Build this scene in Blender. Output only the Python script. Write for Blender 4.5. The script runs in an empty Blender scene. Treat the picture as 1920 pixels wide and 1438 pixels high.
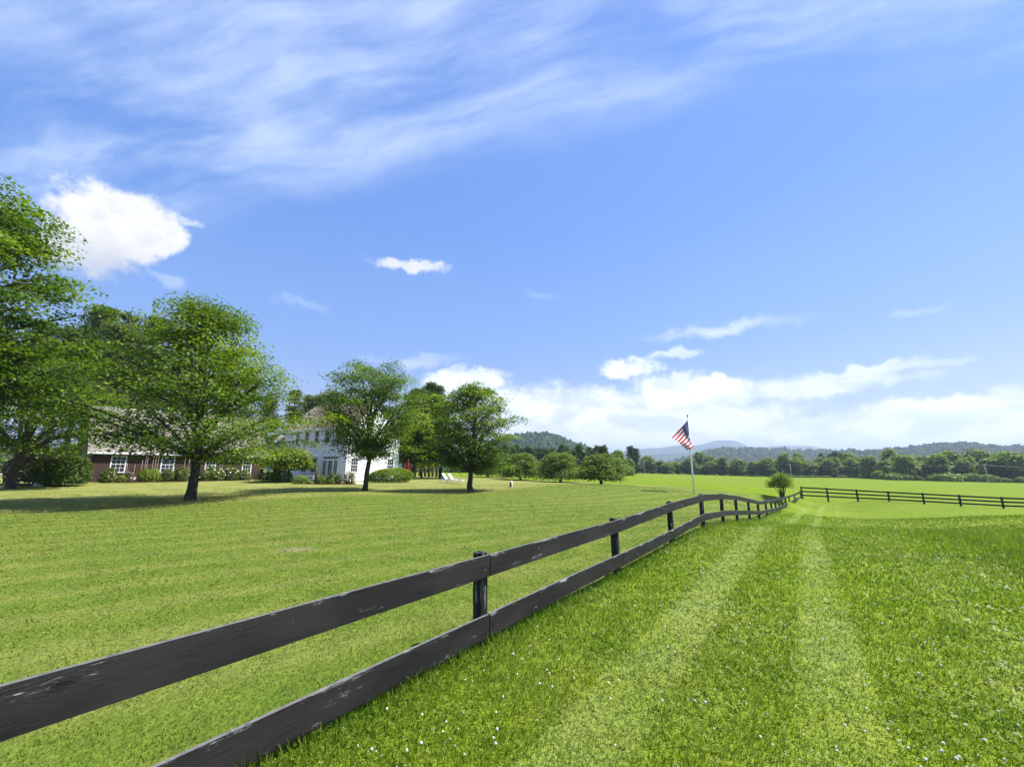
import bpy, math, random
import numpy as np

C = bpy.context.scene.collection
SC = bpy.context.scene
# ------------------------------------------------------------------ camera, sky, sun, exposure
F_PX, PITCH, CAMH = 780.0, math.radians(11.9), 1.6
cam_d = bpy.data.cameras.new('camera'); cam = bpy.data.objects.new('camera', cam_d); C.objects.link(cam)
cam_d.sensor_width = 36.0; cam_d.lens = 36.0 * F_PX / 1920.0
cam_d.clip_start = 0.05; cam_d.clip_end = 30000
cam.location = (0, 0, CAMH); cam.rotation_euler = (math.radians(90) + PITCH, 0, 0)
SC.camera = cam
SUN_AZ, SUN_EL = math.radians(84), math.radians(55)       # azimuth from +Y towards +X
EXPOSURE = 1.0
SKY_STRENGTH = 0.085
SUN_STRENGTH = 4.8
SC.view_settings.view_transform = 'Standard'; SC.view_settings.look = 'None'
SC.view_settings.exposure = EXPOSURE; SC.view_settings.gamma = 1.0; SC.view_settings.use_curve_mapping = False
SC.render.engine = 'CYCLES'
SC.cycles.use_denoising = True
SC.cycles.max_bounces = 6; SC.cycles.diffuse_bounces = 3; SC.cycles.transmission_bounces = 4
SC.cycles.volume_bounces = 0; SC.cycles.sample_clamp_indirect = 6.0

CT, ST = math.cos(PITCH), math.sin(PITCH)
def ray(px, py):
    up = (719.0 - py) / F_PX
    return ((px - 960.0) / F_PX, CT - up * ST, up * CT + ST)
def P(px, py, Y):
    r = ray(px, py); s = Y / r[1]
    return np.array((r[0] * s, Y, CAMH + r[2] * s))
def azel(px, py):
    r = ray(px, py)
    return math.atan2(r[0], r[1]), math.atan2(r[2], math.hypot(r[0], r[1]))

class NT:                                                   # small node-tree helper
    def __init__(s, tree): s.t = tree; s.n = tree.nodes; s.l = tree.links
    def node(s, typ, **kw):
        nd = s.n.new(typ)
        for k, v in kw.items(): setattr(nd, k, v)
        return nd
    def put(s, sock, v):
        if hasattr(v, 'is_output'): s.l.new(v, sock)
        elif v is not None:
            try: sock.default_value = v
            except Exception: sock.default_value = tuple(v) + (1.0,)
    def math(s, op, a, b=None, c=None, clamp=False):
        nd = s.node('ShaderNodeMath', operation=op, use_clamp=clamp)
        s.put(nd.inputs[0], a); s.put(nd.inputs[1], b)
        if c is not None: s.put(nd.inputs[2], c)
        return nd.outputs[0]
    def vmath(s, op, a, b=None, out=0):
        nd = s.node('ShaderNodeVectorMath', operation=op)
        s.put(nd.inputs[0], a)
        if b is not None: s.put(nd.inputs[1], b)
        return nd.outputs[out]
    def ss(s, x, a, b, lo=0.0, hi=1.0):
        nd = s.node('ShaderNodeMapRange', interpolation_type='SMOOTHSTEP')
        s.put(nd.inputs['Value'], x); nd.inputs['From Min'].default_value = a; nd.inputs['From Max'].default_value = b
        nd.inputs['To Min'].default_value = lo; nd.inputs['To Max'].default_value = hi
        return nd.outputs[0]
    def lin(s, x, a, b, lo=0.0, hi=1.0):
        nd = s.node('ShaderNodeMapRange')
        s.put(nd.inputs['Value'], x); nd.inputs['From Min'].default_value = a; nd.inputs['From Max'].default_value = b
        nd.inputs['To Min'].default_value = lo; nd.inputs['To Max'].default_value = hi
        return nd.outputs[0]
    def noise(s, vec, scale, detail=3.0, rough=0.55, dist=0.0, col=False):
        nd = s.node('ShaderNodeTexNoise')
        s.put(nd.inputs['Vector'], vec); nd.inputs['Scale'].default_value = scale
        nd.inputs['Detail'].default_value = detail; nd.inputs['Roughness'].default_value = rough
        nd.inputs['Distortion'].default_value = dist
        return nd.outputs['Color' if col else 'Fac']
    def mix(s, f, a, b, mode='MIX'):
        nd = s.node('ShaderNodeMix', data_type='RGBA', blend_type=mode, clamp_factor=True)
        s.put(nd.inputs[0], f); s.put(nd.inputs[6], a if hasattr(a, 'is_output') else tuple(a) + (1.0,))
        s.put(nd.inputs[7], b if hasattr(b, 'is_output') else tuple(b) + (1.0,))
        return nd.outputs[2]
    def comb(s, x, y, z):
        nd = s.node('ShaderNodeCombineXYZ')
        for i, v in enumerate((x, y, z)): s.put(nd.inputs[i], v)
        return nd.outputs[0]
    def sep(s, v):
        nd = s.node('ShaderNodeSeparateXYZ'); s.put(nd.inputs[0], v); return nd.outputs
    def attr(s, name):
        nd = s.node('ShaderNodeAttribute', attribute_name=name); return nd.outputs['Fac']

# ---- world: Nishita sky, thin cirrus on a high plane, low cumulus around the horizon
W = bpy.data.worlds.new('World'); SC.world = W; W.use_nodes = True
W.node_tree.nodes.clear(); w = NT(W.node_tree)
sky = w.node('ShaderNodeTexSky', sky_type='NISHITA', sun_disc=False)
sky.sun_elevation = SUN_EL; sky.sun_rotation = SUN_AZ
sky.air_density = 1.0; sky.dust_density = 0.25; sky.ozone_density = 2.2; sky.altitude = 300
tc = w.node('ShaderNodeTexCoord'); D = w.vmath('NORMALIZE', tc.outputs['Generated'])
dx, dy, dz = w.sep(D)
skyc = w.mix(1.0, sky.outputs[0], w.mix(w.ss(dz, 0.02, 0.42), (0.90, 0.78, 0.90), (0.615, 0.865, 1.26)), 'MULTIPLY')
# even summer blue: half the Nishita sky, half a plain elevation gradient that is the same all the way round
KK = 0.5 / SKY_STRENGTH
grad = w.mix(w.ss(dz, 0.02, 0.30), (.56 * KK, .68 * KK, .96 * KK), (.245 * KK, .465 * KK, .96 * KK))
grad = w.mix(w.ss(dz, 0.26, 0.60), grad, (.150 * KK, .362 * KK, .93 * KK))
grad = w.mix(w.ss(dz, 0.60, 0.95), grad, (.115 * KK, .285 * KK, .86 * KK))
skyc = w.mix(0.70, skyc, grad)
zc = w.math('MAXIMUM', dz, 0.04)
gx = w.math('DIVIDE', dx, zc); gy = w.math('DIVIDE', dy, zc)
# streak frame: s along the streaks, q across them
sx_ = w.math('SUBTRACT', w.math('MULTIPLY', gx, 0.963), w.math('MULTIPLY', gy, 0.27))
qy = w.math('ADD', w.math('MULTIPLY', gx, 0.27), w.math('MULTIPLY', gy, 0.963))
warp = w.noise(w.comb(gx, gy, 3.0), 1.6, 3, 0.5)
q2 = w.math('ADD', qy, w.math('MULTIPLY', w.math('SUBTRACT', warp, 0.5), 0.24))
n1 = w.noise(w.comb(w.math('MULTIPLY', sx_, 1.1), w.math('MULTIPLY', q2, 4.2), 0.7), 1.5, 7, 0.58, 0.0)
n2 = w.noise(w.comb(w.math('MULTIPLY', sx_, 1.5), w.math('MULTIPLY', q2, 13.0), 5.7), 1.6, 5, 0.62, 0.0)
n3 = w.noise(w.comb(w.math('MULTIPLY', sx_, .8), w.math('MULTIPLY', q2, 1.5), 4.1), 2.0, 6, 0.60)
cover = w.math('MULTIPLY', w.ss(q2, 1.20, 0.92), w.ss(q2, 0.25, 0.66, 0.62, 1.0))
cir = w.math('ADD', w.math('MULTIPLY', n1, 0.50), w.math('ADD', w.math('MULTIPLY', n2, 0.16), w.math('MULTIPLY', n3, 0.52)))
cir = w.math('MULTIPLY', w.ss(cir, 0.44, 0.82), cover)
cir = w.math('MULTIPLY', cir, 0.76)
# cumulus: soft ellipses in azimuth / elevation with warped edges
az = w.math('ARCTAN2', dx, dy)
el = w.math('ARCTAN2', dz, w.math('SQRT', w.math('ADD', w.math('MULTIPLY', dx, dx), w.math('MULTIPLY', dy, dy))))
nA = w.sep(w.noise(D, 9.0, 6, 0.58, 0.0, True))
nB = w.sep(w.noise(D, 34.0, 5, 0.6, 0.0, True))
def warped(a, b, amp, ampb, out):
    k = w.math('ADD', w.math('MULTIPLY', w.math('SUBTRACT', nA[out], 0.5), amp), w.math('MULTIPLY', w.math('SUBTRACT', nB[out], 0.5), ampb))
    return w.math('ADD', a, k)
azw = warped(az, None, 0.16, 0.05, 0); elw = warped(el, None, 0.07, 0.032, 1)
AE = w.comb(azw, elw, 0.0)
nE = w.noise(D, 26.0, 8, 0.66)
nEk = w.math('MULTIPLY', w.math('SUBTRACT', nE, 0.5), 1.15)
def blob(px, py, rx, ry, k, soft=0.55):
    a, e = azel(px, py); a2, _ = azel(px + rx, py); _, e2 = azel(px, py - ry)
    d = w.vmath('SUBTRACT', AE, (a, e, 0))
    d = w.vmath('MULTIPLY', d, (1 / abs(a2 - a), 1 / abs(e2 - e), 0))
    L = w.math('ADD', w.vmath('LENGTH', d, None, 1), nEk)
    return w.math('MULTIPLY', w.ss(L, 1.25, 1.25 - soft), k)
def union(bl):
    o = bl[0]
    for b in bl[1:]: o = w.math('MAXIMUM', o, b)
    return o
bright = union([blob(218, 428, 112, 70, 1, .5), blob(165, 468, 98, 58, 1, .75), blob(296, 432, 58, 50, .95, .7), blob(345, 408, 26, 9, .55, .9), blob(190, 512, 44, 24, .75, .95),
                blob(775, 493, 74, 13, .8, .8)])
soft = union([blob(1185, 690, 64, 19, .95, .7), blob(1262, 664, 48, 9, .45, .9), blob(1010, 772, 300, 52, .95, .8), blob(1290, 738, 120, 42, .95, .6),
              blob(868, 716, 82, 22, .85, .6), blob(1120, 815, 420, 45, .9, .8), blob(1520, 722, 220, 24, .62, .9), blob(1745, 772, 175, 28, .85, .6),
              blob(1905, 735, 70, 24, .5, .9), blob(1800, 815, 290, 40, 1.0, .7), blob(1560, 806, 230, 40, .9, .8), blob(1240, 800, 330, 60, .85, .8), blob(1620, 690, 200, 12, .55, .9), blob(1340, 618, 170, 13, .40, 1.0),
              blob(1730, 582, 80, 9, .16, 1.0), blob(780, 678, 90, 12, .30, 1.0), blob(310, 522, 45, 12, .25, 1.0), blob(1010, 553, 40, 8, .10, 1.0), blob(560, 570, 60, 10, .15, 1.0)])
# the rest of the horizon carries the same kind of low bank
low = w.math('MULTIPLY', w.ss(el, 0.30, 0.03), w.ss(w.noise(w.comb(w.math('MULTIPLY', dx, 1.0), dy, w.math('MULTIPLY', dz, 3.5)), 2.6, 5, 0.55), 0.50, 0.62))
low = w.math('MULTIPLY', low, w.math('SUBTRACT', 1.0, w.ss(dy, 0.45, 0.60)))
soft = w.math('MAXIMUM', soft, w.math('MULTIPLY', low, 0.8))
nC = w.noise(w.vmath('MULTIPLY', D, (1.0, 1.0, 2.6)), 11.0, 5, 0.55)
ccol = w.mix(w.ss(nC, 0.36, 0.62), (0.62, 0.68, 0.86), (0.94, 0.95, 1.0))
K = 1.0 / SKY_STRENGTH
CLOUD = 0.78
cloudc = w.mix(1.0, ccol, (K * CLOUD,) * 3, 'MULTIPLY')
brightc = w.mix(w.ss(el, azel(200, 505)[1], azel(200, 420)[1]), (0.41 * K, 0.42 * K, 0.44 * K), (0.56 * K, 0.56 * K, 0.56 * K))
brightc = w.mix(w.ss(w.noise(w.vmath('MULTIPLY', D, (1.0, 1.0, 1.6)), 17.0, 5, 0.6), .42, .66, 0.0, .55), brightc, (0.38 * K, 0.39 * K, 0.42 * K))
col = w.mix(cir, skyc, (0.40 * K, 0.47 * K, 0.60 * K))
col = w.mix(soft, col, cloudc)
col = w.mix(bright, col, brightc)
bg = w.node('ShaderNodeBackground'); w.l.new(col, bg.inputs[0]); bg.inputs[1].default_value = SKY_STRENGTH
wo = w.node('ShaderNodeOutputWorld'); w.l.new(bg.outputs[0], wo.inputs[0])

SUNV = np.array((math.sin(SUN_AZ) * math.cos(SUN_EL), math.cos(SUN_AZ) * math.cos(SUN_EL), math.sin(SUN_EL)))
sl = bpy.data.lights.new('sun', 'SUN'); sl.energy = SUN_STRENGTH; sl.angle = math.radians(0.53); sl.color = (1.0, 0.96, 0.88)
so = bpy.data.objects.new('sun', sl); C.objects.link(so)
so.rotation_euler = (math.pi / 2 - SUN_EL, 0, math.pi - SUN_AZ)

# ------------------------------------------------------------------ mesh helpers
def mesh_np(name, V, quads=None, tris=None, mats=(), attrs=None, smooth=False, qmat=None, tmat=None):
    V = np.asarray(V, dtype=np.float32).reshape(-1, 3)
    Q = np.zeros((0, 4), np.int32) if quads is None or len(quads) == 0 else np.asarray(quads, np.int32).reshape(-1, 4)
    T = np.zeros((0, 3), np.int32) if tris is None or len(tris) == 0 else np.asarray(tris, np.int32).reshape(-1, 3)
    me = bpy.data.meshes.new(name)
    me.vertices.add(len(V)); me.vertices.foreach_set('co', V.ravel())
    nl = Q.size + T.size
    me.loops.add(nl); me.loops.foreach_set('vertex_index', np.concatenate([Q.ravel(), T.ravel()]).astype(np.int32))
    me.polygons.add(len(Q) + len(T))
    st = np.concatenate([np.arange(len(Q)) * 4, Q.size + np.arange(len(T)) * 3]).astype(np.int32)
    me.polygons.foreach_set('loop_start', st)
    for m in mats: me.materials.append(m)
    if qmat is not None or tmat is not None:
        mi = np.concatenate([np.zeros(len(Q)) if qmat is None else np.asarray(qmat), np.zeros(len(T)) if tmat is None else np.asarray(tmat)])
        me.polygons.foreach_set('material_index', mi.astype(np.int32))
    me.polygons.foreach_set('use_smooth', np.full(len(Q) + len(T), smooth))
    for k, a in (attrs or {}).items():
        at = me.attributes.new(k, 'FLOAT', 'POINT'); at.data.foreach_set('value', np.asarray(a, np.float32))
    me.update(calc_edges=True)
    return me
class MB:
    def __init__(s): s.V = []; s.Q = []; s.T = []; s.QM = []; s.TM = []; s.A = {}; s.n = 0
    def add(s, V, Q=None, T=None, mat=0, **attrs):
        V = np.asarray(V, float).reshape(-1, 3)
        if Q is not None and len(Q): q = np.asarray(Q, int).reshape(-1, 4) + s.n; s.Q.append(q); s.QM.append(np.full(len(q), mat))
        if T is not None and len(T): t = np.asarray(T, int).reshape(-1, 3) + s.n; s.T.append(t); s.TM.append(np.full(len(t), mat))
        for k in set(list(s.A) + list(attrs)):
            if k not in s.A: s.A[k] = [np.zeros(s.n)]
            v = attrs.get(k, 0.0); s.A[k].append(np.broadcast_to(np.asarray(v, float), (len(V),)).copy())
        s.V.append(V); s.n += len(V)
    def mesh(s, name, mats, smooth=False, origin=(0, 0, 0)):
        if not isinstance(mats, (list, tuple)): mats = [mats]
        V = np.concatenate(s.V) - np.asarray(origin, float)
        return mesh_np(name, V, np.concatenate(s.Q) if s.Q else None, np.concatenate(s.T) if s.T else None, mats,
                       {k: np.concatenate(v) for k, v in s.A.items()}, smooth,
                       np.concatenate(s.QM) if s.QM else None, np.concatenate(s.TM) if s.TM else None)
    def build(s, name, mats, parent=None, smooth=False, origin=(0, 0, 0)):
        return link(name, s.mesh(name, mats, smooth, origin), parent)
    def tube(s, pts, rad, n=6, cap=True, mat=0, **at):
        pts = np.asarray(pts, float); m = len(pts); rad = np.broadcast_to(np.asarray(rad, float), (m,))
        tg = np.gradient(pts, axis=0); tg /= np.linalg.norm(tg, axis=1)[:, None] + 1e-9
        ref = np.array((0, 0, 1.0)) if abs(tg[:, 2]).mean() < 0.8 else np.array((1.0, 0, 0))
        a = np.cross(tg, ref); a /= np.linalg.norm(a, axis=1)[:, None] + 1e-9
        b = np.cross(tg, a)
        th = np.arange(n) * 2 * math.pi / n
        V = (pts[:, None] + rad[:, None, None] * (np.cos(th)[None, :, None] * a[:, None] + np.sin(th)[None, :, None] * b[:, None])).reshape(-1, 3)
        i = np.arange(m - 1)[:, None] * n; j = np.arange(n)[None]; k = (j + 1) % n
        Q = np.stack([i + j, i + k, i + n + k, i + n + j], -1).reshape(-1, 4)
        T = []
        if cap:
            V = np.vstack([V, pts[-1], pts[0]])
            T = [(( m - 1) * n + x, (m - 1) * n + (x + 1) % n, m * n) for x in range(n)] + [((x + 1) % n, x, m * n + 1) for x in range(n)]
        s.add(V, Q, T, mat, **at)
    def box(s, o, u, v, t0, t1, d0, d1, z0, z1, mat=0, **at):   # o origin, u along, v depth (unit 2-D), heights z
        o = np.asarray(o, float); u = np.array((u[0], u[1], 0.0)); v = np.array((v[0], v[1], 0.0)); z = np.array((0, 0, 1.0))
        V = [np.array((o[0], o[1], 0)) + u * t + v * d + z * h for h in (z0, z1) for (t, d) in ((t0, d0), (t1, d0), (t1, d1), (t0, d1))]
        s.add(V, [(0, 3, 2, 1), (4, 5, 6, 7), (0, 1, 5, 4), (1, 2, 6, 5), (2, 3, 7, 6), (3, 0, 4, 7)], None, mat, **at)
    def quad(s, a, b, c, d, mat=0, **at): s.add([a, b, c, d], [(0, 1, 2, 3)], None, mat, **at)
    def slab(s, pts, thick, mat=0, **at):                     # polygon (4 pts) thickened along its normal
        p = np.asarray(pts, float); n = np.cross(p[1] - p[0], p[3] - p[0]); n /= np.linalg.norm(n); q = p - n * thick
        s.add(np.vstack([p, q]), [(0, 1, 2, 3), (7, 6, 5, 4), (0, 4, 5, 1), (1, 5, 6, 2), (2, 6, 7, 3), (3, 7, 4, 0)], None, mat, **at)
    def blob(s, c, r, rng, seg=8, rings=5, rough=0.15, mat=0, **at):
        th = np.arange(seg) * 2 * math.pi / seg; ph = np.linspace(0, math.pi, rings + 2)[1:-1]
        d = np.concatenate([[(0, 0, 1.0)], np.stack([np.outer(np.sin(ph), np.cos(th)), np.outer(np.sin(ph), np.sin(th)), np.outer(np.cos(ph), np.ones(seg))], -1).reshape(-1, 3), [(0, 0, -1.0)]])
        V = np.asarray(c) + d * np.asarray(r) * (1 + rough * rng.normal(size=(len(d), 1)))
        Q = [(1 + i * seg + j, 1 + i * seg + (j + 1) % seg, 1 + (i + 1) * seg + (j + 1) % seg, 1 + (i + 1) * seg + j)[::-1] for i in range(rings - 1) for j in range(seg)]
        e = len(d) - 1
        T = [(0, 1 + j, 1 + (j + 1) % seg) for j in range(seg)] + [(e, 1 + (rings - 1) * seg + (j + 1) % seg, 1 + (rings - 1) * seg + j) for j in range(seg)]
        s.add(V, Q, T, mat, **at)
    def leaves(s, c, nrm, length, width, rng, mat=0, tint=0.5):   # rhombus leaves, one quad each
        N = len(c); r = rng.normal(size=(N, 3)); a = np.cross(nrm, r); a /= np.linalg.norm(a, axis=1)[:, None] + 1e-9
        b = np.cross(nrm, a); b /= np.linalg.norm(b, axis=1)[:, None] + 1e-9
        L = (np.broadcast_to(length, (N,)) * rng.uniform(.7, 1.3, N))[:, None] / 2; Wd = (np.broadcast_to(width, (N,)) * rng.uniform(.7, 1.3, N))[:, None] / 2
        V = np.stack([c - a * L, c - b * Wd + a * L * .15, c + a * L, c + b * Wd + a * L * .15], 1).reshape(-1, 3)
        s.add(V, np.arange(4 * N).reshape(-1, 4), None, mat, tint=np.repeat(np.broadcast_to(tint, (N,)), 4))
def link(name, me, parent=None, loc=(0, 0, 0)):
    o = bpy.data.objects.new(name, me); C.objects.link(o); o.location = loc
    if parent is not None: o.parent = parent
    return o
def tag(o, label=None, cat=None, group=None, kind=None):
    for k, v in (('label', label), ('category', cat), ('group', group), ('kind', kind)):
        if v: o[k] = v
    return o
def thing(name, loc, label, cat, group=None, rz=0.0):
    o = bpy.data.objects.new(name, None); C.objects.link(o); o.empty_display_size = 0.3
    o.location = tuple(loc); o.rotation_euler = (0, 0, rz)
    return tag(o, label, cat, group)
def dup(root, loc, rz=0.0, sc=1.0, label=None, group=None):
    r = root.copy(); C.objects.link(r); r.location = tuple(loc); r.rotation_euler = (0, 0, rz)
    r.scale = (sc, sc, sc) if not isinstance(sc, tuple) else sc
    if label: r['label'] = label
    if group: r['group'] = group
    for ch in list(root.children):
        c = ch.copy(); C.objects.link(c); c.parent = r
        for g in ch.children:
            d = g.copy(); C.objects.link(d); d.parent = c
    return r

# ------------------------------------------------------------------ materials
def mat(name):
    m = bpy.data.materials.new(name); m.use_nodes = True; m.node_tree.nodes.clear(); return m, NT(m.node_tree)
def finish(n, shader, bump=None):
    o = n.node('ShaderNodeOutputMaterial'); n.l.new(shader, o.inputs[0])
def princ(n, col, rough=0.6, spec=0.4, bump=None, bump_d=0.01, bump_s=0.6, metal=0.0):
    b = n.node('ShaderNodeBsdfPrincipled')
    n.put(b.inputs['Base Color'], col if hasattr(col, 'is_output') else tuple(col) + (1.0,)); n.put(b.inputs['Roughness'], rough)
    b.inputs['Specular IOR Level'].default_value = spec; b.inputs['Metallic'].default_value = metal
    if bump is not None:
        bp = n.node('ShaderNodeBump'); bp.inputs['Distance'].default_value = bump_d; bp.inputs['Strength'].default_value = bump_s
        n.l.new(bump, bp.inputs['Height']); n.l.new(bp.outputs[0], b.inputs['Normal'])
    return b.outputs[0]
def simple(name, col, rough=0.6, var=0.15, scale=6.0, spec=0.4, bump=0.0, metal=0.0):
    m, n = mat(name); tc = n.node('ShaderNodeTexCoord')
    f = n.noise(tc.outputs['Object'], scale, 4)
    c = n.mix(n.lin(f, .3, .7), [x * (1 - var) for x in col], [min(1, x * (1 + var)) for x in col])
    finish(n, princ(n, c, rough, spec, f if bump else None, bump or .01, .5, metal)); return m
def leafmat(name, dark, mid, light, trans=0.35, gloss=0.25):
    m, n = mat(name); t = n.attr('tint')
    oi = n.node('ShaderNodeObjectInfo')
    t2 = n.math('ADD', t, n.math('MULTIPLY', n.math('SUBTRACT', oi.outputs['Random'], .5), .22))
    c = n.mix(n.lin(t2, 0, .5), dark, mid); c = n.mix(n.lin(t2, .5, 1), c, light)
    d = princ(n, c, .5, gloss)
    tr = n.node('ShaderNodeBsdfTranslucent'); n.l.new(n.mix(1.0, c, (1.25, 1.35, .55), 'MULTIPLY'), tr.inputs[0])
    mx = n.node('ShaderNodeMixShader'); mx.inputs[0].default_value = trans; n.l.new(d, mx.inputs[1]); n.l.new(tr.outputs[0], mx.inputs[2])
    finish(n, mx.outputs[0]); return m
M = {}
M['maple'] = leafmat('maple_leaf', (.034, .080, .008), (.108, .185, .012), (.250, .325, .018), .44)
M['mapleY'] = leafmat('maple_leaf_bright', (.050, .105, .008), (.140, .220, .014), (.290, .355, .024), .44)
M['crab'] = leafmat('crabapple_leaf', (.070, .120, .012), (.150, .215, .022), (.27, .33, .055), .40)
M['weep'] = leafmat('weeping_maple_leaf', (.09, .14, .018), (.18, .24, .032), (.30, .35, .07), .42)
M['pine'] = leafmat('pine_needle', (.050, .085, .022), (.105, .150, .040), (.19, .235, .07), .36)
M['far'] = leafmat('far_leaf', (.075, .130, .016), (.150, .220, .022), (.25, .31, .045), .42)
M['farpine'] = leafmat('far_pine_needle', (.038, .070, .018), (.066, .110, .026), (.11, .155, .035), .25)
M['hedge'] = leafmat('hedge_leaf', (.09, .155, .010), (.17, .25, .014), (.26, .33, .03), .36)
M['shrub'] = leafmat('shrub_leaf', (.04, .08, .010), (.10, .155, .016), (.18, .235, .03), .35)
M['shrubtan'] = leafmat('faded_blossom_shrub_leaf', (.07, .07, .035), (.16, .13, .09), (.34, .28, .22), .2)
M['thuja'] = leafmat('thuja_leaf', (.05, .075, .012), (.10, .13, .02), (.18, .19, .05), .2)
M['petal'] = simple('white_petal', (.62, .60, .55), .7, .06)
M['whitepaint'] = simple('white_paint', (.80, .80, .78), .45, .04, 3)
M['trim'] = simple('window_trim_paint', (.76, .77, .78), .45, .05, 3)
M['rock'] = simple('pale_rock', (.60, .58, .54), .85, .2, 5, .2, .03)
M['darkstone'] = simple('dark_stone_face', (.07, .07, .075), .7, .3, 9, .3, .01)
M['red'] = simple('red_canvas', (.50, .022, .03), .8, .15, 5, .2)
M['metal'] = simple('dark_metal', (.05, .05, .05), .4, .2, 20, .5)
M['polewhite'] = simple('white_flagpole', (.74, .74, .73), .3, .05, 2, .5)
M['cane'] = simple('bare_cane', (.42, .36, .25), .8, .2, 8, .2)
M['greywood'] = simple('grey_weathered_wood', (.30, .28, .26), .85, .25, 10, .2)
M['mulch'] = simple('brown_mulch', (.10, .055, .03), .95, .5, 18, .1, .03)
M['drive'] = simple('pale_gravel', (.52, .49, .44), .95, .15, 25, .1, .01)
M['wire'] = simple('power_cable', (.30, .30, .31), .5, .1, 1)
M['polewood'] = simple('utility_pole_wood', (.38, .36, .33), .85, .2, 4, .2)
M['dark'] = simple('dark_interior', (.012, .011, .012), .8, .2, 3, .2)

def m_bark():
    m, n = mat('bark'); tc = n.node('ShaderNodeTexCoord')
    v = n.vmath('MULTIPLY', tc.outputs['Object'], (9, 9, 1.6))
    f = n.noise(v, 2.2, 6, .65); g = n.noise(tc.outputs['Object'], .9, 3)
    c = n.mix(n.lin(f, .32, .68), (.018, .015, .013), (.105, .09, .078)); c = n.mix(n.ss(g, .5, .72), c, (.12, .12, .095))
    finish(n, princ(n, c, .9, .15, f, .05, .9)); return m
M['bark'] = m_bark()
M['pinebark'] = simple('pine_bark', (.115, .085, .065), .9, .45, 6, .1, .03)
def m_board():
    m, n = mat('black_fence_board')
    a, v, k = n.attr('along'), n.attr('across'), n.attr('seed')
    wv = n.comb(n.math('MULTIPLY', a, .9), n.math('MULTIPLY', v, 5.0), n.math('MULTIPLY', k, 7.0))
    wob = n.noise(wv, 1.3, 2)
    gr = n.noise(n.comb(n.math('MULTIPLY', a, 1.6), n.math('ADD', n.math('MULTIPLY', v, 34), n.math('MULTIPLY', wob, 22)), k), 1.0, 4, .6)
    big = n.noise(n.comb(a, n.math('MULTIPLY', v, .6), k), 1.1, 3)
    vo = n.node('ShaderNodeTexVoronoi'); vo.inputs['Scale'].default_value = 1.0
    n.l.new(n.comb(n.math('MULTIPLY', a, 1.25), n.math('MULTIPLY', v, .62), n.math('MULTIPLY', k, 3.7)), vo.inputs['Vector'])
    knot = n.ss(vo.outputs['Distance'], .10, .035); ring = n.math('SINE', n.math('MULTIPLY', vo.outputs['Distance'], 150.0))
    gr = n.math('ADD', gr, n.math('MULTIPLY', n.math('MULTIPLY', ring, n.ss(vo.outputs['Distance'], .22, .06)), .10))
    c = n.mix(n.lin(gr, .35, .7), (.0075, .0068, .0070), (.0215, .0195, .0195))
    c = n.mix(n.ss(big, .42, .68), c, n.mix(.5, c, (.034, .031, .031)))
    c = n.mix(n.math('MULTIPLY', knot, .7), c, (.004, .004, .004))
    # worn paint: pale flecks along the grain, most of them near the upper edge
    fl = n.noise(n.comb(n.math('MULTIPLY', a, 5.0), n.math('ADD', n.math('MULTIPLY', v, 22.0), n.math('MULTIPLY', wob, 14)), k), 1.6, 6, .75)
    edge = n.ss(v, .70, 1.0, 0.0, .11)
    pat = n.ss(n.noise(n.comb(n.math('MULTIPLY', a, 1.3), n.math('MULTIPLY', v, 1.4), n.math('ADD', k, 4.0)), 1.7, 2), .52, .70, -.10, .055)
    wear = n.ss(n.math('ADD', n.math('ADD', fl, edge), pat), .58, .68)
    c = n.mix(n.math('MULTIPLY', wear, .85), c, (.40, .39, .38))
    # splinters and droppings: short upright pale marks
    dr = n.noise(n.comb(n.math('MULTIPLY', a, 34.0), n.math('MULTIPLY', v, 4.0), n.math('ADD', k, 9.0)), 1.0, 2, .5)
    drm = n.math('MULTIPLY', n.ss(dr, .74, .79), n.ss(n.noise(n.comb(a, 0.0, k), 2.3, 2), .50, .58))
    c = n.mix(drm, c, (.5, .5, .48))
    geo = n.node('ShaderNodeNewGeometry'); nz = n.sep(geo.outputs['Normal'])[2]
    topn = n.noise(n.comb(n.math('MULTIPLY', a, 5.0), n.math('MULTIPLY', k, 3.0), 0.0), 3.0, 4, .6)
    c = n.mix(n.math('MULTIPLY', n.ss(nz, .6, .9), n.ss(topn, .25, .6, .35, 1.0)), c, (.155, .150, .145))  # upward faces paled unevenly: sky and sun brightness painted into the top edge
    bh = n.math('ADD', gr, n.math('MULTIPLY', wear, -.6))
    finish(n, princ(n, c, n.lin(gr, .3, .7, .55, .75), .22, bh, .004, .7)); return m
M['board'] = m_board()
def m_post():
    m, n = mat('black_fence_post'); tc = n.node('ShaderNodeTexCoord')
    v = n.vmath('MULTIPLY', tc.outputs['Object'], (26, 26, 2.2)); f = n.noise(v, 1.5, 6, .7); g = n.noise(tc.outputs['Object'], 2.2, 3)
    c = n.mix(n.lin(f, .35, .65), (.006, .006, .006), (.030, .028, .028))
    c = n.mix(n.math('MULTIPLY', n.ss(f, .54, .62), n.ss(g, .40, .56)), c, (.34, .33, .31))
    finish(n, princ(n, c, .75, .25, f, .02, .9)); return m
M['post'] = m_post()
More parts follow.
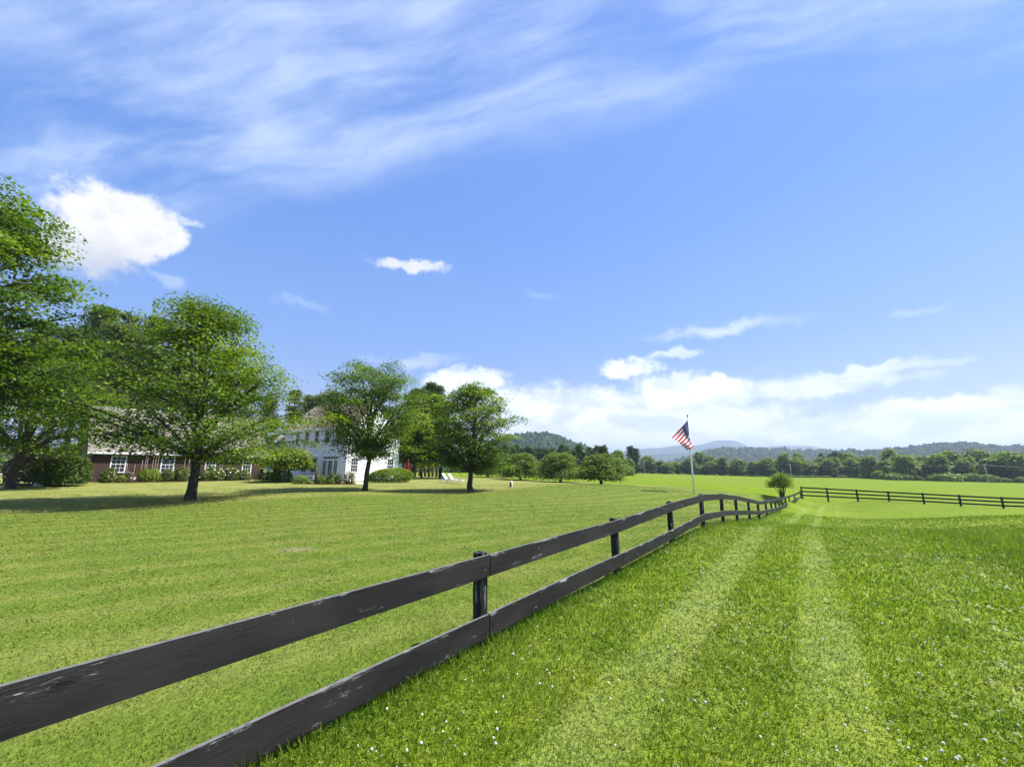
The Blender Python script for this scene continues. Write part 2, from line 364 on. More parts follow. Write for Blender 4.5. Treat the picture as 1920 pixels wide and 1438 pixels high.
def m_siding(name, ca, cb, period, vertical, rough=.7):
    m, n = mat(name); a, h = n.attr('along'), n.attr('high')
    x = a if vertical else h
    fr = n.math('FRACT', n.math('DIVIDE', x, period))
    f = n.noise(n.comb(n.math('MULTIPLY', a, 6 if vertical else .6), n.math('MULTIPLY', h, .6 if vertical else 6), 0), 1.5, 4)
    gro = n.ss(fr, .0, .16) if vertical else fr
    c = n.mix(n.lin(f, .3, .7), ca, cb)
    if vertical: c = n.mix(n.math('MULTIPLY', n.math('SUBTRACT', 1.0, n.ss(fr, .0, .12)), .7), c, [x * .45 for x in ca])
    finish(n, princ(n, c, rough, .25, gro if vertical else n.math('SUBTRACT', 1.0, fr), .018 if vertical else .03, .8)); return m
M['brown'] = m_siding('brown_vertical_siding', (.060, .034, .030), (.085, .048, .042), .20, True)
M['clap'] = m_siding('white_clapboard', (.74, .745, .76), (.80, .80, .81), .13, False, .6)
def m_roof(name, ca, cb):
    m, n = mat(name); a, h = n.attr('along'), n.attr('high')
    row = n.math('FLOOR', n.math('DIVIDE', h, .15)); fr = n.math('FRACT', n.math('DIVIDE', h, .15))
    cell = n.math('FLOOR', n.math('ADD', n.math('DIVIDE', a, .33), n.math('MULTIPLY', row, .37)))
    wn = n.node('ShaderNodeTexWhiteNoise'); n.l.new(n.comb(cell, row, 0), wn.inputs[0])
    c = n.mix(wn.outputs[0], ca, cb); big = n.noise(n.comb(a, h, 0), .5, 4)
    c = n.mix(n.math('MULTIPLY', n.ss(big, .45, .75), .4), c, [x * .7 for x in ca])
    finish(n, princ(n, c, .9, .15, n.math('SUBTRACT', 1.0, fr), .012, .8)); return m
M['roof'] = m_roof('brown_grey_shingle', (.225, .160, .130), (.31, .235, .20))
M['barnroof'] = m_roof('tan_grey_shingle', (.21, .180, .160), (.28, .245, .22))
def m_glass():
    m, n = mat('window_glass'); tc = n.node('ShaderNodeTexCoord'); f = n.noise(tc.outputs['Object'], 1.3, 2)
    finish(n, princ(n, n.mix(f, (.012, .014, .018), (.035, .04, .05)), .06, .5)); return m
M['glass'] = m_glass()
def flat(name, col, rough=.75):
    m, n = mat(name); tc = n.node('ShaderNodeTexCoord'); f = n.noise(tc.outputs['Object'], 40, 2)
    c = n.mix(f, [x * .92 for x in col], [min(1, x * 1.06) for x in col])
    d = princ(n, c, rough, .2); tr = n.node('ShaderNodeBsdfTranslucent'); n.l.new(c, tr.inputs[0])
    mx = n.node('ShaderNodeMixShader'); mx.inputs[0].default_value = .25; n.l.new(d, mx.inputs[1]); n.l.new(tr.outputs[0], mx.inputs[2])
    finish(n, mx.outputs[0]); return m
M['fl_red'] = flat('flag_red', (.50, .025, .055)); M['fl_white'] = flat('flag_white', (.80, .80, .80)); M['fl_blue'] = flat('flag_blue', (.035, .05, .20))

# ------------------------------------------------------------------ fence layout (drives the land)
R_POST = [-.0695, .2354, .3635, .4380, .4847, .5180, .5466, .5687, .5877, .5999, .6097, .6183, .6257, .6345, .6430, .6560, .6708]
SY, A0 = 3.03, 1.449
Y_POST = [SY * (A0 + k) for k in range(len(R_POST))]
FX = [r * y for r, y in zip(R_POST, Y_POST)]
def solve_z(px, py, Y): return P(px, py, Y)[2]
PX_POST = [905, 1157, 1260, 1319, 1356, 1383, 1406, 1424, 1439, 1449, 1457, 1464, 1470, 1477, 1484, 1492, 1500]
TOP_Y = [1037, 973, 941, 926.5, 926, 929.5, 935, 939.5, 938, 935.5, 934.5, 933, 932, 930.5, 928.5, 925.5, 920.5]
BOT_Y = [1146, 1036, 990, 962, 956.5, 956.5, 957, 957.5, 955, 953, 951, 948.5, 946, 943, 940, 935, 930]
BASE_Y = [1206, 1077, 1020, 991, 981, 977.5, 975, 973.5, None, None, None, None, None, None, None, None, 940]
Z_TOP = [solve_z(p, y, Y) for p, y, Y in zip(PX_POST, TOP_Y, Y_POST)]
Z_BOT = [solve_z(p, y, Y) for p, y, Y in zip(PX_POST, BOT_Y, Y_POST)]
BASE_Z = [None if b is None else solve_z(p, b, Y) for p, b, Y in zip(PX_POST, BASE_Y, Y_POST)]
known = [k for k in range(17) if BASE_Z[k] is not None]
BASE_Z = list(np.interp(range(17), known, [BASE_Z[k] for k in known]))
for k in range(8, 17): BASE_Z[k] = min(BASE_Z[k], Z_BOT[k] - .34)
# far three-rail fence
F3_PX = [1500, 1553, 1609, 1668, 1733, 1802, 1882]; F3_TOP = [912.5, 915.2, 918.2, 921.4, 924.6, 928.2, 932.2]; F3_BASE = [934, 936, 938.5, 941, 944.5, 948.5, 953]
Y3 = [Y_POST[16] - 1.5 * k for k in range(7)]
F3 = [P(p, y, Y) for p, y, Y in zip(F3_PX, F3_BASE, Y3)]
F3T = [P(p, y, Y)[2] for p, y, Y in zip(F3_PX, F3_TOP, Y3)]
step = (F3[6] - F3[0]) / 6.0
for k in range(1, 7):
    F3.append(F3[6] + step * k * np.array((1, 1, .5))); F3T.append(F3[-1][2] + (F3T[6] - F3[6][2]))
def fence_x(y):
    y = np.asarray(y, float); s0 = (FX[1] - FX[0]) / (Y_POST[1] - Y_POST[0]); s1 = (FX[16] - FX[12]) / (Y_POST[16] - Y_POST[12])
    r = np.interp(y, Y_POST, FX)
    r = np.where(y < Y_POST[0], FX[0] + (y - Y_POST[0]) * s0, r)
    return np.where(y > Y_POST[16], FX[16] + (y - Y_POST[16]) * s1, r)
LE = [P(-600, 885, 140)[:2], P(300, 889, 120)[:2], P(835, 894, 84)[:2], P(1000, 899.5, 68)[:2], P(1100, 904, 60)[:2], P(1180, 909, 53)[:2], P(1300, 917, 47)[:2], P(1440, 931, 45)[:2], np.array((30, 48.0))]
def d_attrs(x, y):
    d1 = (x - fence_x(y)) * .83
    d2 = (y - np.interp(x, [p[0] for p in LE], [p[1] for p in LE])) * .8
    d3 = y - np.interp(x, [p[0] for p in F3], [p[1] for p in F3], left=F3[0][1] + 5)
    rgh = np.clip((d1 - 5.0) / 1.6, 0, 1) * np.clip((20.0 + .18 * (x - 10) - y) / 3.0, 0, 1)
    rg2 = np.clip((d1 - 6.5) / 2, 0, 1) * np.clip((y - 23) / 3, 0, 1) * np.clip((36 - y) / 4, 0, 1) * .5
    crest = y - (19.5 + (x + 17.7) * .86 + np.sin(x * .35) * .6)
    return dict(d_fence=d1, d_lawn=d2, d_far=d3, rough_grass=np.maximum(rgh, rg2), crest=crest)

# ------------------------------------------------------------------ land: thin-plate spline through surveyed points
T1P, T2P, T3P = P(357, 938, 25), P(685, 920, 34), P(880, 921, 34)
HC = P(646, 903, 47); B0 = P(163, 904, 39); B1 = P(470, 899, 49.5)
CR = [P(915, 894.5, 74), P(975, 900, 66), P(1051, 904, 59), P(1127, 908, 52)]
ctrl = [(FX[k], Y_POST[k], BASE_Z[k]) for k in range(17)] + [tuple(F3[k]) for k in range(0, 13, 2)]
ctrl += [tuple(T1P), tuple(T2P), tuple(T3P), tuple(HC), tuple(B0), tuple(B1)] + [tuple(c) for c in CR]
ctrl += [(-5, 4, 0), (-2, 1, 0), (5, 4, -.03), (0, -4, 0), (-14, 6, .05), (12, 4, -.1), (-10, 12, .0), (-30, -10, .2), (30, -10, -.3), (-24, 17, .1)]
ctrl += [tuple(P(*q)) for q in ((0, 962, 19.5), (560, 926, 27), (760, 903, 47), (1190, 888, 270), (1500, 894, 230), (1620, 894, 225), (1700, 899, 195), (1920, 905, 172), (850, 886, 210),
                                (835, 893.5, 80), (1302, 925, 32), (1466, 933, 45), (1700, 1000, 14.5), (1900, 968, 26), (1180, 909, 53), (1300, 917, 46))]
ctrl += [(-45, 20, .6), (-80, 60, 1.4), (-60, 110, 1.5), (-120, 30, 1.2), (200, 60, -4.5), (330, 190, -6), (-250, 200, 2), (90, 20, -2), (0, -60, 0), (200, -60, -2), (-200, -60, 2), (100, 300, -2), (-100, 300, 0)]
ctrl = np.array(ctrl)
def tps_k(r2): return np.where(r2 > 0, .5 * r2 * np.log(r2 + 1e-12), 0)
_xy = ctrl[:, :2] / 50.0; _n = len(ctrl)
_K = tps_k(((_xy[:, None] - _xy[None]) ** 2).sum(-1)) + np.eye(_n) * 2e-5
_Pm = np.hstack([np.ones((_n, 1)), _xy]); _A = np.block([[_K, _Pm], [_Pm.T, np.zeros((3, 3))]])
_w = np.linalg.solve(_A, np.concatenate([ctrl[:, 2], np.zeros(3)]))
def G(x, y):
    x = np.atleast_1d(np.asarray(x, float)).ravel(); y = np.atleast_1d(np.asarray(y, float)).ravel(); out = np.empty(len(x))
    for i in range(0, len(x), 20000):
        q = np.stack([x[i:i + 20000], y[i:i + 20000]], 1) / 50.0
        out[i:i + 20000] = tps_k(((q[:, None] - _xy[None]) ** 2).sum(-1)) @ _w[:_n] + _w[_n] + q @ _w[_n + 1:]
    r = np.hypot(x, y); f = np.clip((r - 230) / 200, 0, 1); f = f * f * (3 - 2 * f)
    return np.clip(out, -9, 6) * (1 - f) + f * -4.0
def g1(x, y): return float(G(x, y)[0])

# turf colour shared by the land and the blades of grass that grow on it
def turf_color(n, pos):
    d1, d2, d3, rg, cr = n.attr('d_fence'), n.attr('d_lawn'), n.attr('d_far'), n.attr('rough_grass'), n.attr('crest')
    N1 = n.noise(pos, .22, 4, .6); N2 = n.noise(pos, 1.5, 4, .6); N3 = n.noise(pos, 9.0, 3, .6)
    NS = n.noise(n.vmath('MULTIPLY', pos, (.35, 1.0, 0)), .9, 4, .6)
    wob = n.math('MULTIPLY', n.math('SUBTRACT', n.noise(pos, .45, 3), .5), 1.3)
    # mown lawn
    lawn = n.mix(n.lin(N2, .3, .7), (.112, .165, .020), (.185, .214, .038))
    lawn = n.mix(n.math('MULTIPLY', n.ss(N1, .44, .68), .4), lawn, (.228, .228, .058))
    lawn = n.mix(n.math('MULTIPLY', n.ss(cr, -2.0, 1.5), .75), n.mix(.35, lawn, (.100, .176, .016)), n.mix(n.ss(NS, .40, .62), (.225, .245, .060), (.34, .325, .12)))  # past the crest: paler yellow, grazing-angle brightening put into the colour
    mow = n.math('SINE', n.math('MULTIPLY', n.math('ADD', n.math('MULTIPLY', n.sep(pos)[0], -.62), n.math('MULTIPLY', n.sep(pos)[1], .78)), 4.6))
    lawn = n.mix(n.ss(mow, -.4, .8, 0, .28), lawn, (.26, .26, .075))
    mot = n.noise(pos, .75, 5, .7)
    lawn = n.mix(n.ss(mot, .52, .70, 0, .65), lawn, (.070, .134, .014))
    bx, by, _ = P(553, 1045, 9.4)
    px_, py_, _z = n.sep(pos)
    bd = n.math('ADD', n.math('POWER', n.math('DIVIDE', n.math('SUBTRACT', px_, float(bx)), .42), 2.0), n.math('POWER', n.math('DIVIDE', n.math('SUBTRACT', py_, float(by)), .30), 2.0))
    lawn = n.mix(n.math('MULTIPLY', n.ss(n.math('ADD', bd, n.math('MULTIPLY', wob, .8)), 1.3, .2), .8), lawn, (.26, .225, .115))
    # paddock
    pad = n.mix(n.lin(N2, .32, .68), (.130, .205, .013), (.215, .275, .026))
    pad = n.mix(n.math('MULTIPLY', n.ss(N1, .45, .66), .7), pad, (.205, .245, .045))
    pad = n.mix(n.ss(py_, 12.0, 34.0), pad, n.mix(n.lin(N1, .3, .7), (.125, .205, .010), (.195, .255, .022)))
    tw = n.math('MULTIPLY', n.math('SUBTRACT', n.noise(pos, .16, 2), .5), .4)
    dt = n.math('ADD', d1, tw)
    def band(c, hw, k): return n.math('MULTIPLY', n.ss(n.math('ABSOLUTE', n.math('SUBTRACT', dt, c)), hw, hw * .35), k)
    tr = n.math('MAXIMUM', n.math('MAXIMUM', band(1.48, .40, .58), band(2.75, .32, .62)), band(4.15, .30, .30))
    tr = n.math('MULTIPLY', tr, n.math('MULTIPLY', n.ss(N3, .25, .6, .45, 1.0), n.ss(n.noise(pos, .55, 3, .6), .34, .60, .35, 1.0)))
    pad = n.mix(tr, pad, (.255, .300, .090))
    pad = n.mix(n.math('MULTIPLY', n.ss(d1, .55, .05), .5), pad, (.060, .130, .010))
    pad = n.mix(rg, pad, n.mix(n.lin(N2, .3, .7), (.112, .195, .008), (.195, .255, .020)))
    blt = n.noise(n.vmath('MULTIPLY', pos, (.5, 1.0, 0)), .35, 4, .65)
    pad = n.mix(n.math('MULTIPLY', n.ss(blt, .54, .66), n.ss(d1, 3.0, 7.0, .25, .75)), pad, (.130, .185, .036))
    # hay field
    fld = n.mix(n.lin(N1, .3, .7), (.130, .212, .006), (.185, .250, .012))
    fld = n.mix(n.math('MULTIPLY', n.ss(NS, .55, .75), .6), fld, (.095, .165, .008))
    fld = n.mix(n.math('MULTIPLY', n.ss(n.noise(n.vmath('MULTIPLY', pos, (.06, .22, 0)), 1.0, 5, .65), .50, .66), .6), fld, (.205, .240, .035))
    dl = n.math('ADD', d2, n.math('MULTIPLY', wob, .8))
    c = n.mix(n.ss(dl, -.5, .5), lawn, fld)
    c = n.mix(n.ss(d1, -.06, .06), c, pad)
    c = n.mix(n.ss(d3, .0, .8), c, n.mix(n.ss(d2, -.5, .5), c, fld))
    return c, N2, N3
def m_turf(blades):
    m, n = mat('grass_blade' if blades else 'turf'); geo = n.node('ShaderNodeNewGeometry'); pos = geo.outputs['Position']
    c, N2, N3 = turf_color(n, n.vmath('MULTIPLY', pos, (1, 1, 0)))
    if blades:
        t, h = n.attr('tint'), n.attr('height')
        c = n.mix(1.0, c, n.mix(t, (.74, .77, .68), (1.32, 1.28, 1.2)), 'MULTIPLY')
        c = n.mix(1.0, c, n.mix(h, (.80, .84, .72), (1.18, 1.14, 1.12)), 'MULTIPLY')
        c = n.mix(n.math('MULTIPLY', n.math('MULTIPLY', n.attr('rough_grass'), n.ss(h, .7, 1.0)), n.ss(t, .5, .75, 0, .55)), c, (.27, .25, .17))
        dry = n.ss(t, .95, .99); c = n.mix(n.math('MULTIPLY', dry, .65), c, (.30, .27, .12))
        d = princ(n, c, .5, .25); tr = n.node('ShaderNodeBsdfTranslucent'); n.l.new(n.mix(1.0, c, (1.1, 1.25, .6), 'MULTIPLY'), tr.inputs[0])
        mx = n.node('ShaderNodeMixShader'); mx.inputs[0].default_value = .38; n.l.new(d, mx.inputs[1]); n.l.new(tr.outputs[0], mx.inputs[2])
        finish(n, mx.outputs[0])
    else:
        f = n.noise(pos, 16.0, 4, .7); g = n.noise(pos, 2.8, 4, .7)
        c = n.mix(1.0, c, n.mix(n.lin(f, .3, .7), (.62, .64, .60), (1.22, 1.20, 1.20)), 'MULTIPLY')
        c = n.mix(1.0, c, n.mix(n.lin(g, .3, .7), (.80, .82, .80), (1.14, 1.12, 1.10)), 'MULTIPLY')
        finish(n, princ(n, c, .95, .08, n.math('ADD', f, n.math('MULTIPLY', g, 2.0)), .06, .7))
    return m
M['turf'] = m_turf(False); M['blade'] = m_turf(True)

rad = np.concatenate([[0.0], np.geomspace(.4, 8600, 250)]); na = 440
# finer angles in front of the camera, coarser behind
tt = np.linspace(0, 1, na, endpoint=False); ang = 2 * math.pi * tt - .62 * np.sin(2 * math.pi * tt)
RR, AA = np.meshgrid(rad[1:], ang, indexing='ij'); gxv = np.concatenate([[0], (RR * np.sin(AA)).ravel()]); gyv = np.concatenate([[0], (RR * np.cos(AA)).ravel()])
gzv = G(gxv, gyv)
i = np.arange(len(rad) - 2)[:, None] * na + 1; j = np.arange(na)[None]; k = (j + 1) % na
GQ = np.stack([i + j, i + na + j, i + na + k, i + k], -1).reshape(-1, 4)[:, ::-1]; GT = np.stack([np.zeros(na), 1 + np.arange(na), 1 + (np.arange(na) + 1) % na], -1)[:, ::-1]
ga = d_attrs(gxv, gyv)
# one continuous land sheet, handed out to lawn, paddock and field along the fences and the mowing edge
fx = gxv[GQ].mean(1); fy = gyv[GQ].mean(1); fd = d_attrs(fx, fy)
is_pad = (fd['d_fence'] > 0) & (fd['d_far'] < 0) & (fy < 60)
is_lawn = (~is_pad) & (fd['d_lawn'] < 0) & (fd['d_fence'] < 0) & (np.hypot(fx, fy) < 200)
Vg = np.stack([gxv, gyv, gzv], 1)
for nm, sel, tri in (('lawn', is_lawn, None), ('paddock', is_pad, GT), ('field', ~(is_pad | is_lawn), None)):
    q = GQ[sel]; u = np.unique(q if tri is None else np.concatenate([q.ravel(), tri.ravel().astype(int)])); inv = np.zeros(len(Vg), int); inv[u] = np.arange(len(u))
    me = mesh_np(nm, Vg[u], inv[q], None if tri is None else inv[tri.astype(int)], [M['turf']], {a: v[u] for a, v in ga.items()}, True)
    tag(link(nm, me), kind='structure', label={'lawn': 'mown yellow green lawn around the house', 'paddock': 'greener paddock turf with two pale wheel tracks', 'field': 'bright green hay field beyond the fences'}[nm])

# ------------------------------------------------------------------ hills and mountains
def hill(name, pts, D, w_front, w_back, label, rough, material, base=-8.0, trees=None, seed=1, rows=14, colm=6):
    rng = np.random.default_rng(seed)
    px = np.array([p[0] for p in pts], float); py = np.array([p[1] for p in pts], float)
    xs = np.linspace(px[0], px[-1], colm * len(pts) * 3); ys = np.interp(xs, px, py)
    ker = np.hanning(9); ker /= ker.sum(); ys = np.convolve(np.pad(ys, 4, 'edge'), ker, 'valid')
    crest = np.array([P(a, b, D) for a, b in zip(xs, ys)])
    crest[:, 2] += np.convolve(rng.normal(size=len(xs)), ker, 'same') * rough
    t = np.concatenate([np.linspace(-1, 0, rows), np.linspace(0, 1, 6)[1:]])
    crest[:, 2] -= (trees[1] * .95 if trees else 0)
    V = []
    for tv in t:
        prof = .5 + .5 * math.cos(math.pi * abs(tv))
        row = crest.copy(); s = (w_front if tv < 0 else w_back) * tv
        sc = (D + s) / D; row[:, 0] *= sc if tv < 0 else 1.0; row[:, 1] += s
        row[:, 2] = base + (crest[:, 2] - base) * prof
        if 0 < abs(tv) < 1: row[:, 2] += np.convolve(rng.normal(size=len(xs)), ker, 'same') * rough * 2
        V.append(row)
    V = np.array(V); R_, C_ = V.shape[:2]
    ii = np.arange(R_ - 1)[:, None] * C_; jj = np.arange(C_ - 1)[None]
    Q = np.stack([ii + jj, ii + jj + 1, ii + C_ + jj + 1, ii + C_ + jj], -1).reshape(-1, 4)
    o = link(name, mesh_np(name, V.reshape(-1, 3), Q, None, [material], None, True)); tag(o, label, kind='structure')
    if trees:
        cnt, size = trees; mb = MB(); a = rng.uniform(0, C_ - 1.01, cnt); b = rng.uniform(rows * .25, rows + 1, cnt)
        for u, v in zip(a, b):
            i0, j0 = int(v), int(u); p = V[i0, j0] * (1 - (u - j0)) + V[i0, j0 + 1] * (u - j0); p2 = V[min(i0 + 1, R_ - 1), j0]; p = p + (p2 - V[i0, j0]) * (v - i0)
            r = size * rng.uniform(.6, 1.25); conifer = rng.random() < .3
            mb.blob(p + np.array((0, 0, r * .5)), (r * (.55 if conifer else .9), r * (.55 if conifer else .9), r * (1.25 if conifer else .85)), rng, 6, 3, .14, tint=rng.uniform(.05, .95) * (.6 if conifer else 1))
        f = mb.build('forest', [M['canopy']], None, True); tag(f, label.replace('hill', 'hill forest'), kind='stuff')
    return o
def m_canopy(name, dark, light, sc):
    m, n = mat(name); geo = n.node('ShaderNodeNewGeometry'); f = n.noise(geo.outputs['Position'], sc, 5, .7); t = n.attr('tint')
    c = n.mix(n.lin(n.math('ADD', f, n.math('MULTIPLY', t, .35)), .42, .85), dark, light)
    finish(n, princ(n, c, .95, .05, f, 3.0, 1.0)); return m
M['canopy'] = m_canopy('forest_canopy', (.022, .050, .014), (.070, .110, .026), .25)
M['hillside'] = m_canopy('wooded_hillside', (.018, .042, .012), (.055, .090, .022), .09)
hill('mountain', [(1100, 856), (1170, 847), (1215, 840), (1240, 840), (1270, 835), (1300, 836), (1330, 830), (1340, 826), (1362, 825), (1385, 828), (1402, 837), (1440, 838), (1465, 835), (1520, 836), (1560, 844), (1640, 852)], 5000, 1100, 800, 'far blue mountain with a flat top on the horizon', 2, M['hillside'], -10, None, 3)
hill('mountain', [(1130, 870), (1215, 853), (1260, 851), (1290, 848), (1330, 848), (1400, 851), (1500, 853), (1600, 858)], 3400, 800, 600, 'lower blue ridge in front of the far mountain', 2, M['hillside'], -10, None, 4)
hill('wooded_hill', [(880, 845), (930, 826), (965, 817), (1000, 814), (1025, 813), (1045, 818), (1070, 828), (1090, 836), (1120, 848), (1160, 866)], 950, 300, 250, 'rounded wooded hill with bare crest above the pine woodland', 2, M['hillside'], -8, (2200, 5.5), 5)
hill('wooded_hill', [(1240, 872), (1290, 858), (1330, 846), (1350, 841), (1400, 841), (1440, 842), (1500, 845), (1560, 845), (1640, 852), (1700, 862)], 1500, 450, 350, 'long wooded hill behind the flagpole', 2, M['hillside'], -8, (2200, 8), 6)
hill('wooded_hill', [(1540, 858), (1590, 843), (1640, 844), (1680, 842), (1720, 838), (1760, 834), (1795, 831), (1830, 833), (1880, 836), (1930, 837), (2050, 834), (2300, 838)], 1150, 380, 300, 'broad wooded hill above the hedgerow', 2, M['hillside'], -8, (2600, 6.0), 7)
hill('wooded_hill', [(-900, 850), (-400, 838), (100, 842), (500, 846), (900, 852)], 1400, 400, 300, 'low wooded hill behind the house', 2, M['hillside'], -8, None, 8)

# ------------------------------------------------------------------ house, wing and barn
def window(parent, org, o, u, nrm, t0, t1, z0, z1, nx, ny, fw=.09, proud=.05, name='window', dark=False, sash=True):
    fr = MB(); a = dict(along=0.0, high=0.0)
    fr.box(o, u, nrm, t0 - fw, t0, 0, proud, z0 - fw, z1 + fw); fr.box(o, u, nrm, t1, t1 + fw, 0, proud, z0 - fw, z1 + fw)
    fr.box(o, u, nrm, t0, t1, 0, proud, z1, z1 + fw); fr.box(o, u, nrm, t0, t1, 0, proud + .03, z0 - fw, z0)
    mw = .028
    for k in range(1, nx):
        t = t0 + (t1 - t0) * k / nx; fr.box(o, u, nrm, t - mw / 2, t + mw / 2, .012, proud - .012, z0, z1)
    for k in range(1, ny):
        z = z0 + (z1 - z0) * k / ny; h = mw * (1.9 if sash and k * 2 == ny else 1)
        fr.box(o, u, nrm, t0, t1, .014, proud - .010, z - h / 2, z + h / 2)
    f = fr.build(name, M['trim'], parent, False, org)
    pn = MB(); pn.box(o, u, nrm, t0, t1, 0.001, .018, z0, z1); pn.build('pane', M['glass'], f, False, org)
    return f
def wall_t(px, o, d, py=870):                             # where the view through a pixel column meets a wall line
    r = ray(px, py); q = r[0] / r[1]
    return (q * o[1] - o[0]) / (d[0] - q * d[1])
def at(o, d, t): return np.array((o[0] + d[0] * t, o[1] + d[1] * t))
def zpx(px, py, o, d):
    t = wall_t(px, o, d, py); return P(px, py, o[1] + d[1] * t)[2]
def wall_quad(mb, a, b, z0, z1, thick, nrm):
    L = math.hypot(b[0] - a[0], b[1] - a[1])
    q = [np.array((a[0], a[1], z0)), np.array((b[0], b[1], z0)), np.array((b[0], b[1], z1)), np.array((a[0], a[1], z1))]
    nn = np.array((nrm[0], nrm[1], 0)) * thick
    V = q + [p - nn for p in q]; al = [0, L, L, 0] * 2; hi = [0, 0, z1 - z0, z1 - z0] * 2
    mb.add(V, [(0, 1, 2, 3), (7, 6, 5, 4), (0, 4, 5, 1), (1, 5, 6, 2), (2, 6, 7, 3), (3, 7, 4, 0)], None, 0, along=al, high=hi)
def gable_wall(mb, a, b, z0, ze, zr, thick, nrm):
    L = math.hypot(b[0] - a[0], b[1] - a[1]); m = (np.array(a) + np.array(b)) / 2
    p = [np.array((a[0], a[1], z0)), np.array((b[0], b[1], z0)), np.array((b[0], b[1], ze)), np.array((m[0], m[1], zr)), np.array((a[0], a[1], ze))]
    nn = np.array((nrm[0], nrm[1], 0)) * thick; V = p + [x - nn for x in p]; al = [0, L, L, L / 2, 0] * 2; hi = [0, 0, ze - z0, zr - z0, ze - z0] * 2
    mb.add(V, [(0, 1, 2, 4), (9, 7, 6, 5), (0, 5, 6, 1), (1, 6, 7, 2), (2, 7, 8, 3), (3, 8, 9, 4), (4, 9, 5, 0)], [(2, 3, 4), (9, 8, 7)], 0, along=al, high=hi)
def roof_pair(mb, a, b, dvec, depth, ze, zr, over, thick=.16):   # a-b eave line, dvec towards the ridge
    a, b = np.array(a), np.array(b); L = np.linalg.norm(b - a); u = (b - a) / L; rise = (zr - ze) / (depth / 2)
    for s in (0, 1):
        e0 = (a if s == 0 else a + dvec * depth) - u * over; e1 = (b if s == 0 else b + dvec * depth) + u * over
        sg = 1 if s == 0 else -1; e0 = e0 - dvec * over * sg; e1 = e1 - dvec * over * sg
        r0 = a + dvec * depth / 2 - u * over; r1 = b + dvec * depth / 2 + u * over; zz = ze - rise * over + .10
        V = np.array([(e0[0], e0[1], zz), (e1[0], e1[1], zz), (r1[0], r1[1], zr + .10), (r0[0], r0[1], zr + .10)])
        sl_ = math.hypot(depth / 2 + over, zr - ze); W2 = V - np.array((0, 0, thick))
        o = np.vstack([V, W2]); al = [0, L, L, 0] * 2; hi = [0, 0, sl_, sl_] * 2
        q = [(0, 1, 2, 3), (7, 6, 5, 4), (0, 4, 5, 1), (1, 5, 6, 2), (3, 7, 4, 0)]
        if s: q = [x[::-1] for x in q]
        mb.add(o, q, None, 0, along=al, high=hi)

def unit(v): v = np.array(v, float); return v / np.linalg.norm(v)
# white house: corner HC, front runs to the left (hv), gable end runs back (hw)
hw = unit((.45, .893)); hv = unit((-.893, .45)); hn_front = -hw; hn_gab = -hv
HL, HD = 11.0, wall_t(746, HC, hw, 880)
hz0 = HC[2] - .6; ze = zpx(610, 800.6, HC, hv); zr = ze + 3.4
house = thing('farmhouse', (HC[0], HC[1], HC[2]), 'white clapboard two storey house with brown shingle roof', 'house'); ho = tuple(house.location)
mb = MB(); c0 = HC[:2]; c1 = at(HC, hv, HL); c2 = at(HC, hw, HD); c3 = c1 + hw * HD
wall_quad(mb, c1, c0, hz0, ze, .2, hn_front); mb.build('wall', M['clap'], house, False, ho)
mb = MB(); gable_wall(mb, c0 + hw * .0, c2, hz0, ze, zr, .2, hn_gab); mb.build('wall', M['clap'], house, False, ho)
mb = MB(); gable_wall(mb, c3, c1, hz0, ze, zr, .2, hv); wall_quad(mb, c2, c3, hz0, ze, .2, hw); mb.build('wall', M['clap'], house, False, ho)
mb = MB(); roof_pair(mb, c0, c1, hw, HD, ze, zr, .35); rf = mb.build('roof', M['roof'], house, False, ho)
mb = MB()
for s in (0,):
    mb.box(c0, hv, -hw, -.35, HL + .35, .24, .36, ze - .38, ze - .16)
    mb.box(c0, hv, -hw, -.02, HL, .003, .05, ze - .50, ze - .22)
mb.box(c0, hv, -hw, -.02, .14, .004, .03, hz0, ze - .5); mb.box(c0, hw, -hv, -.03, .14, .004, .03, hz0, ze - .35); mb.box(c0, hw, -hv, HD - .14, HD, .004, .03, hz0, ze - .35)
mb.build('trim', M['trim'], house, False, ho)
for a, b, y0, y1 in ((572.5, 580, 809.5, 831), (591, 598.5, 809, 830.5), (610, 618, 808, 830), (631, 638.5, 806, 829), (556, 561.5, 811, 832)):
    t1, t0 = wall_t(a, HC, hv, 820), wall_t(b, HC, hv, 820); z1, z0 = zpx((a + b) / 2, y0, HC, hv), zpx((a + b) / 2, y1, HC, hv)
    window(house, ho, HC, hv, -hw, t0, t1, z0, z1, 1, 2)
for a, b, y0, y1, nx, ny in ((566, 573, 866, 884, 2, 4),):
    t1, t0 = wall_t(a, HC, hv), wall_t(b, HC, hv); window(house, ho, HC, hv, -hw, t0, t1, zpx(570, y1, HC, hv), zpx(570, y0, HC, hv), nx, ny)
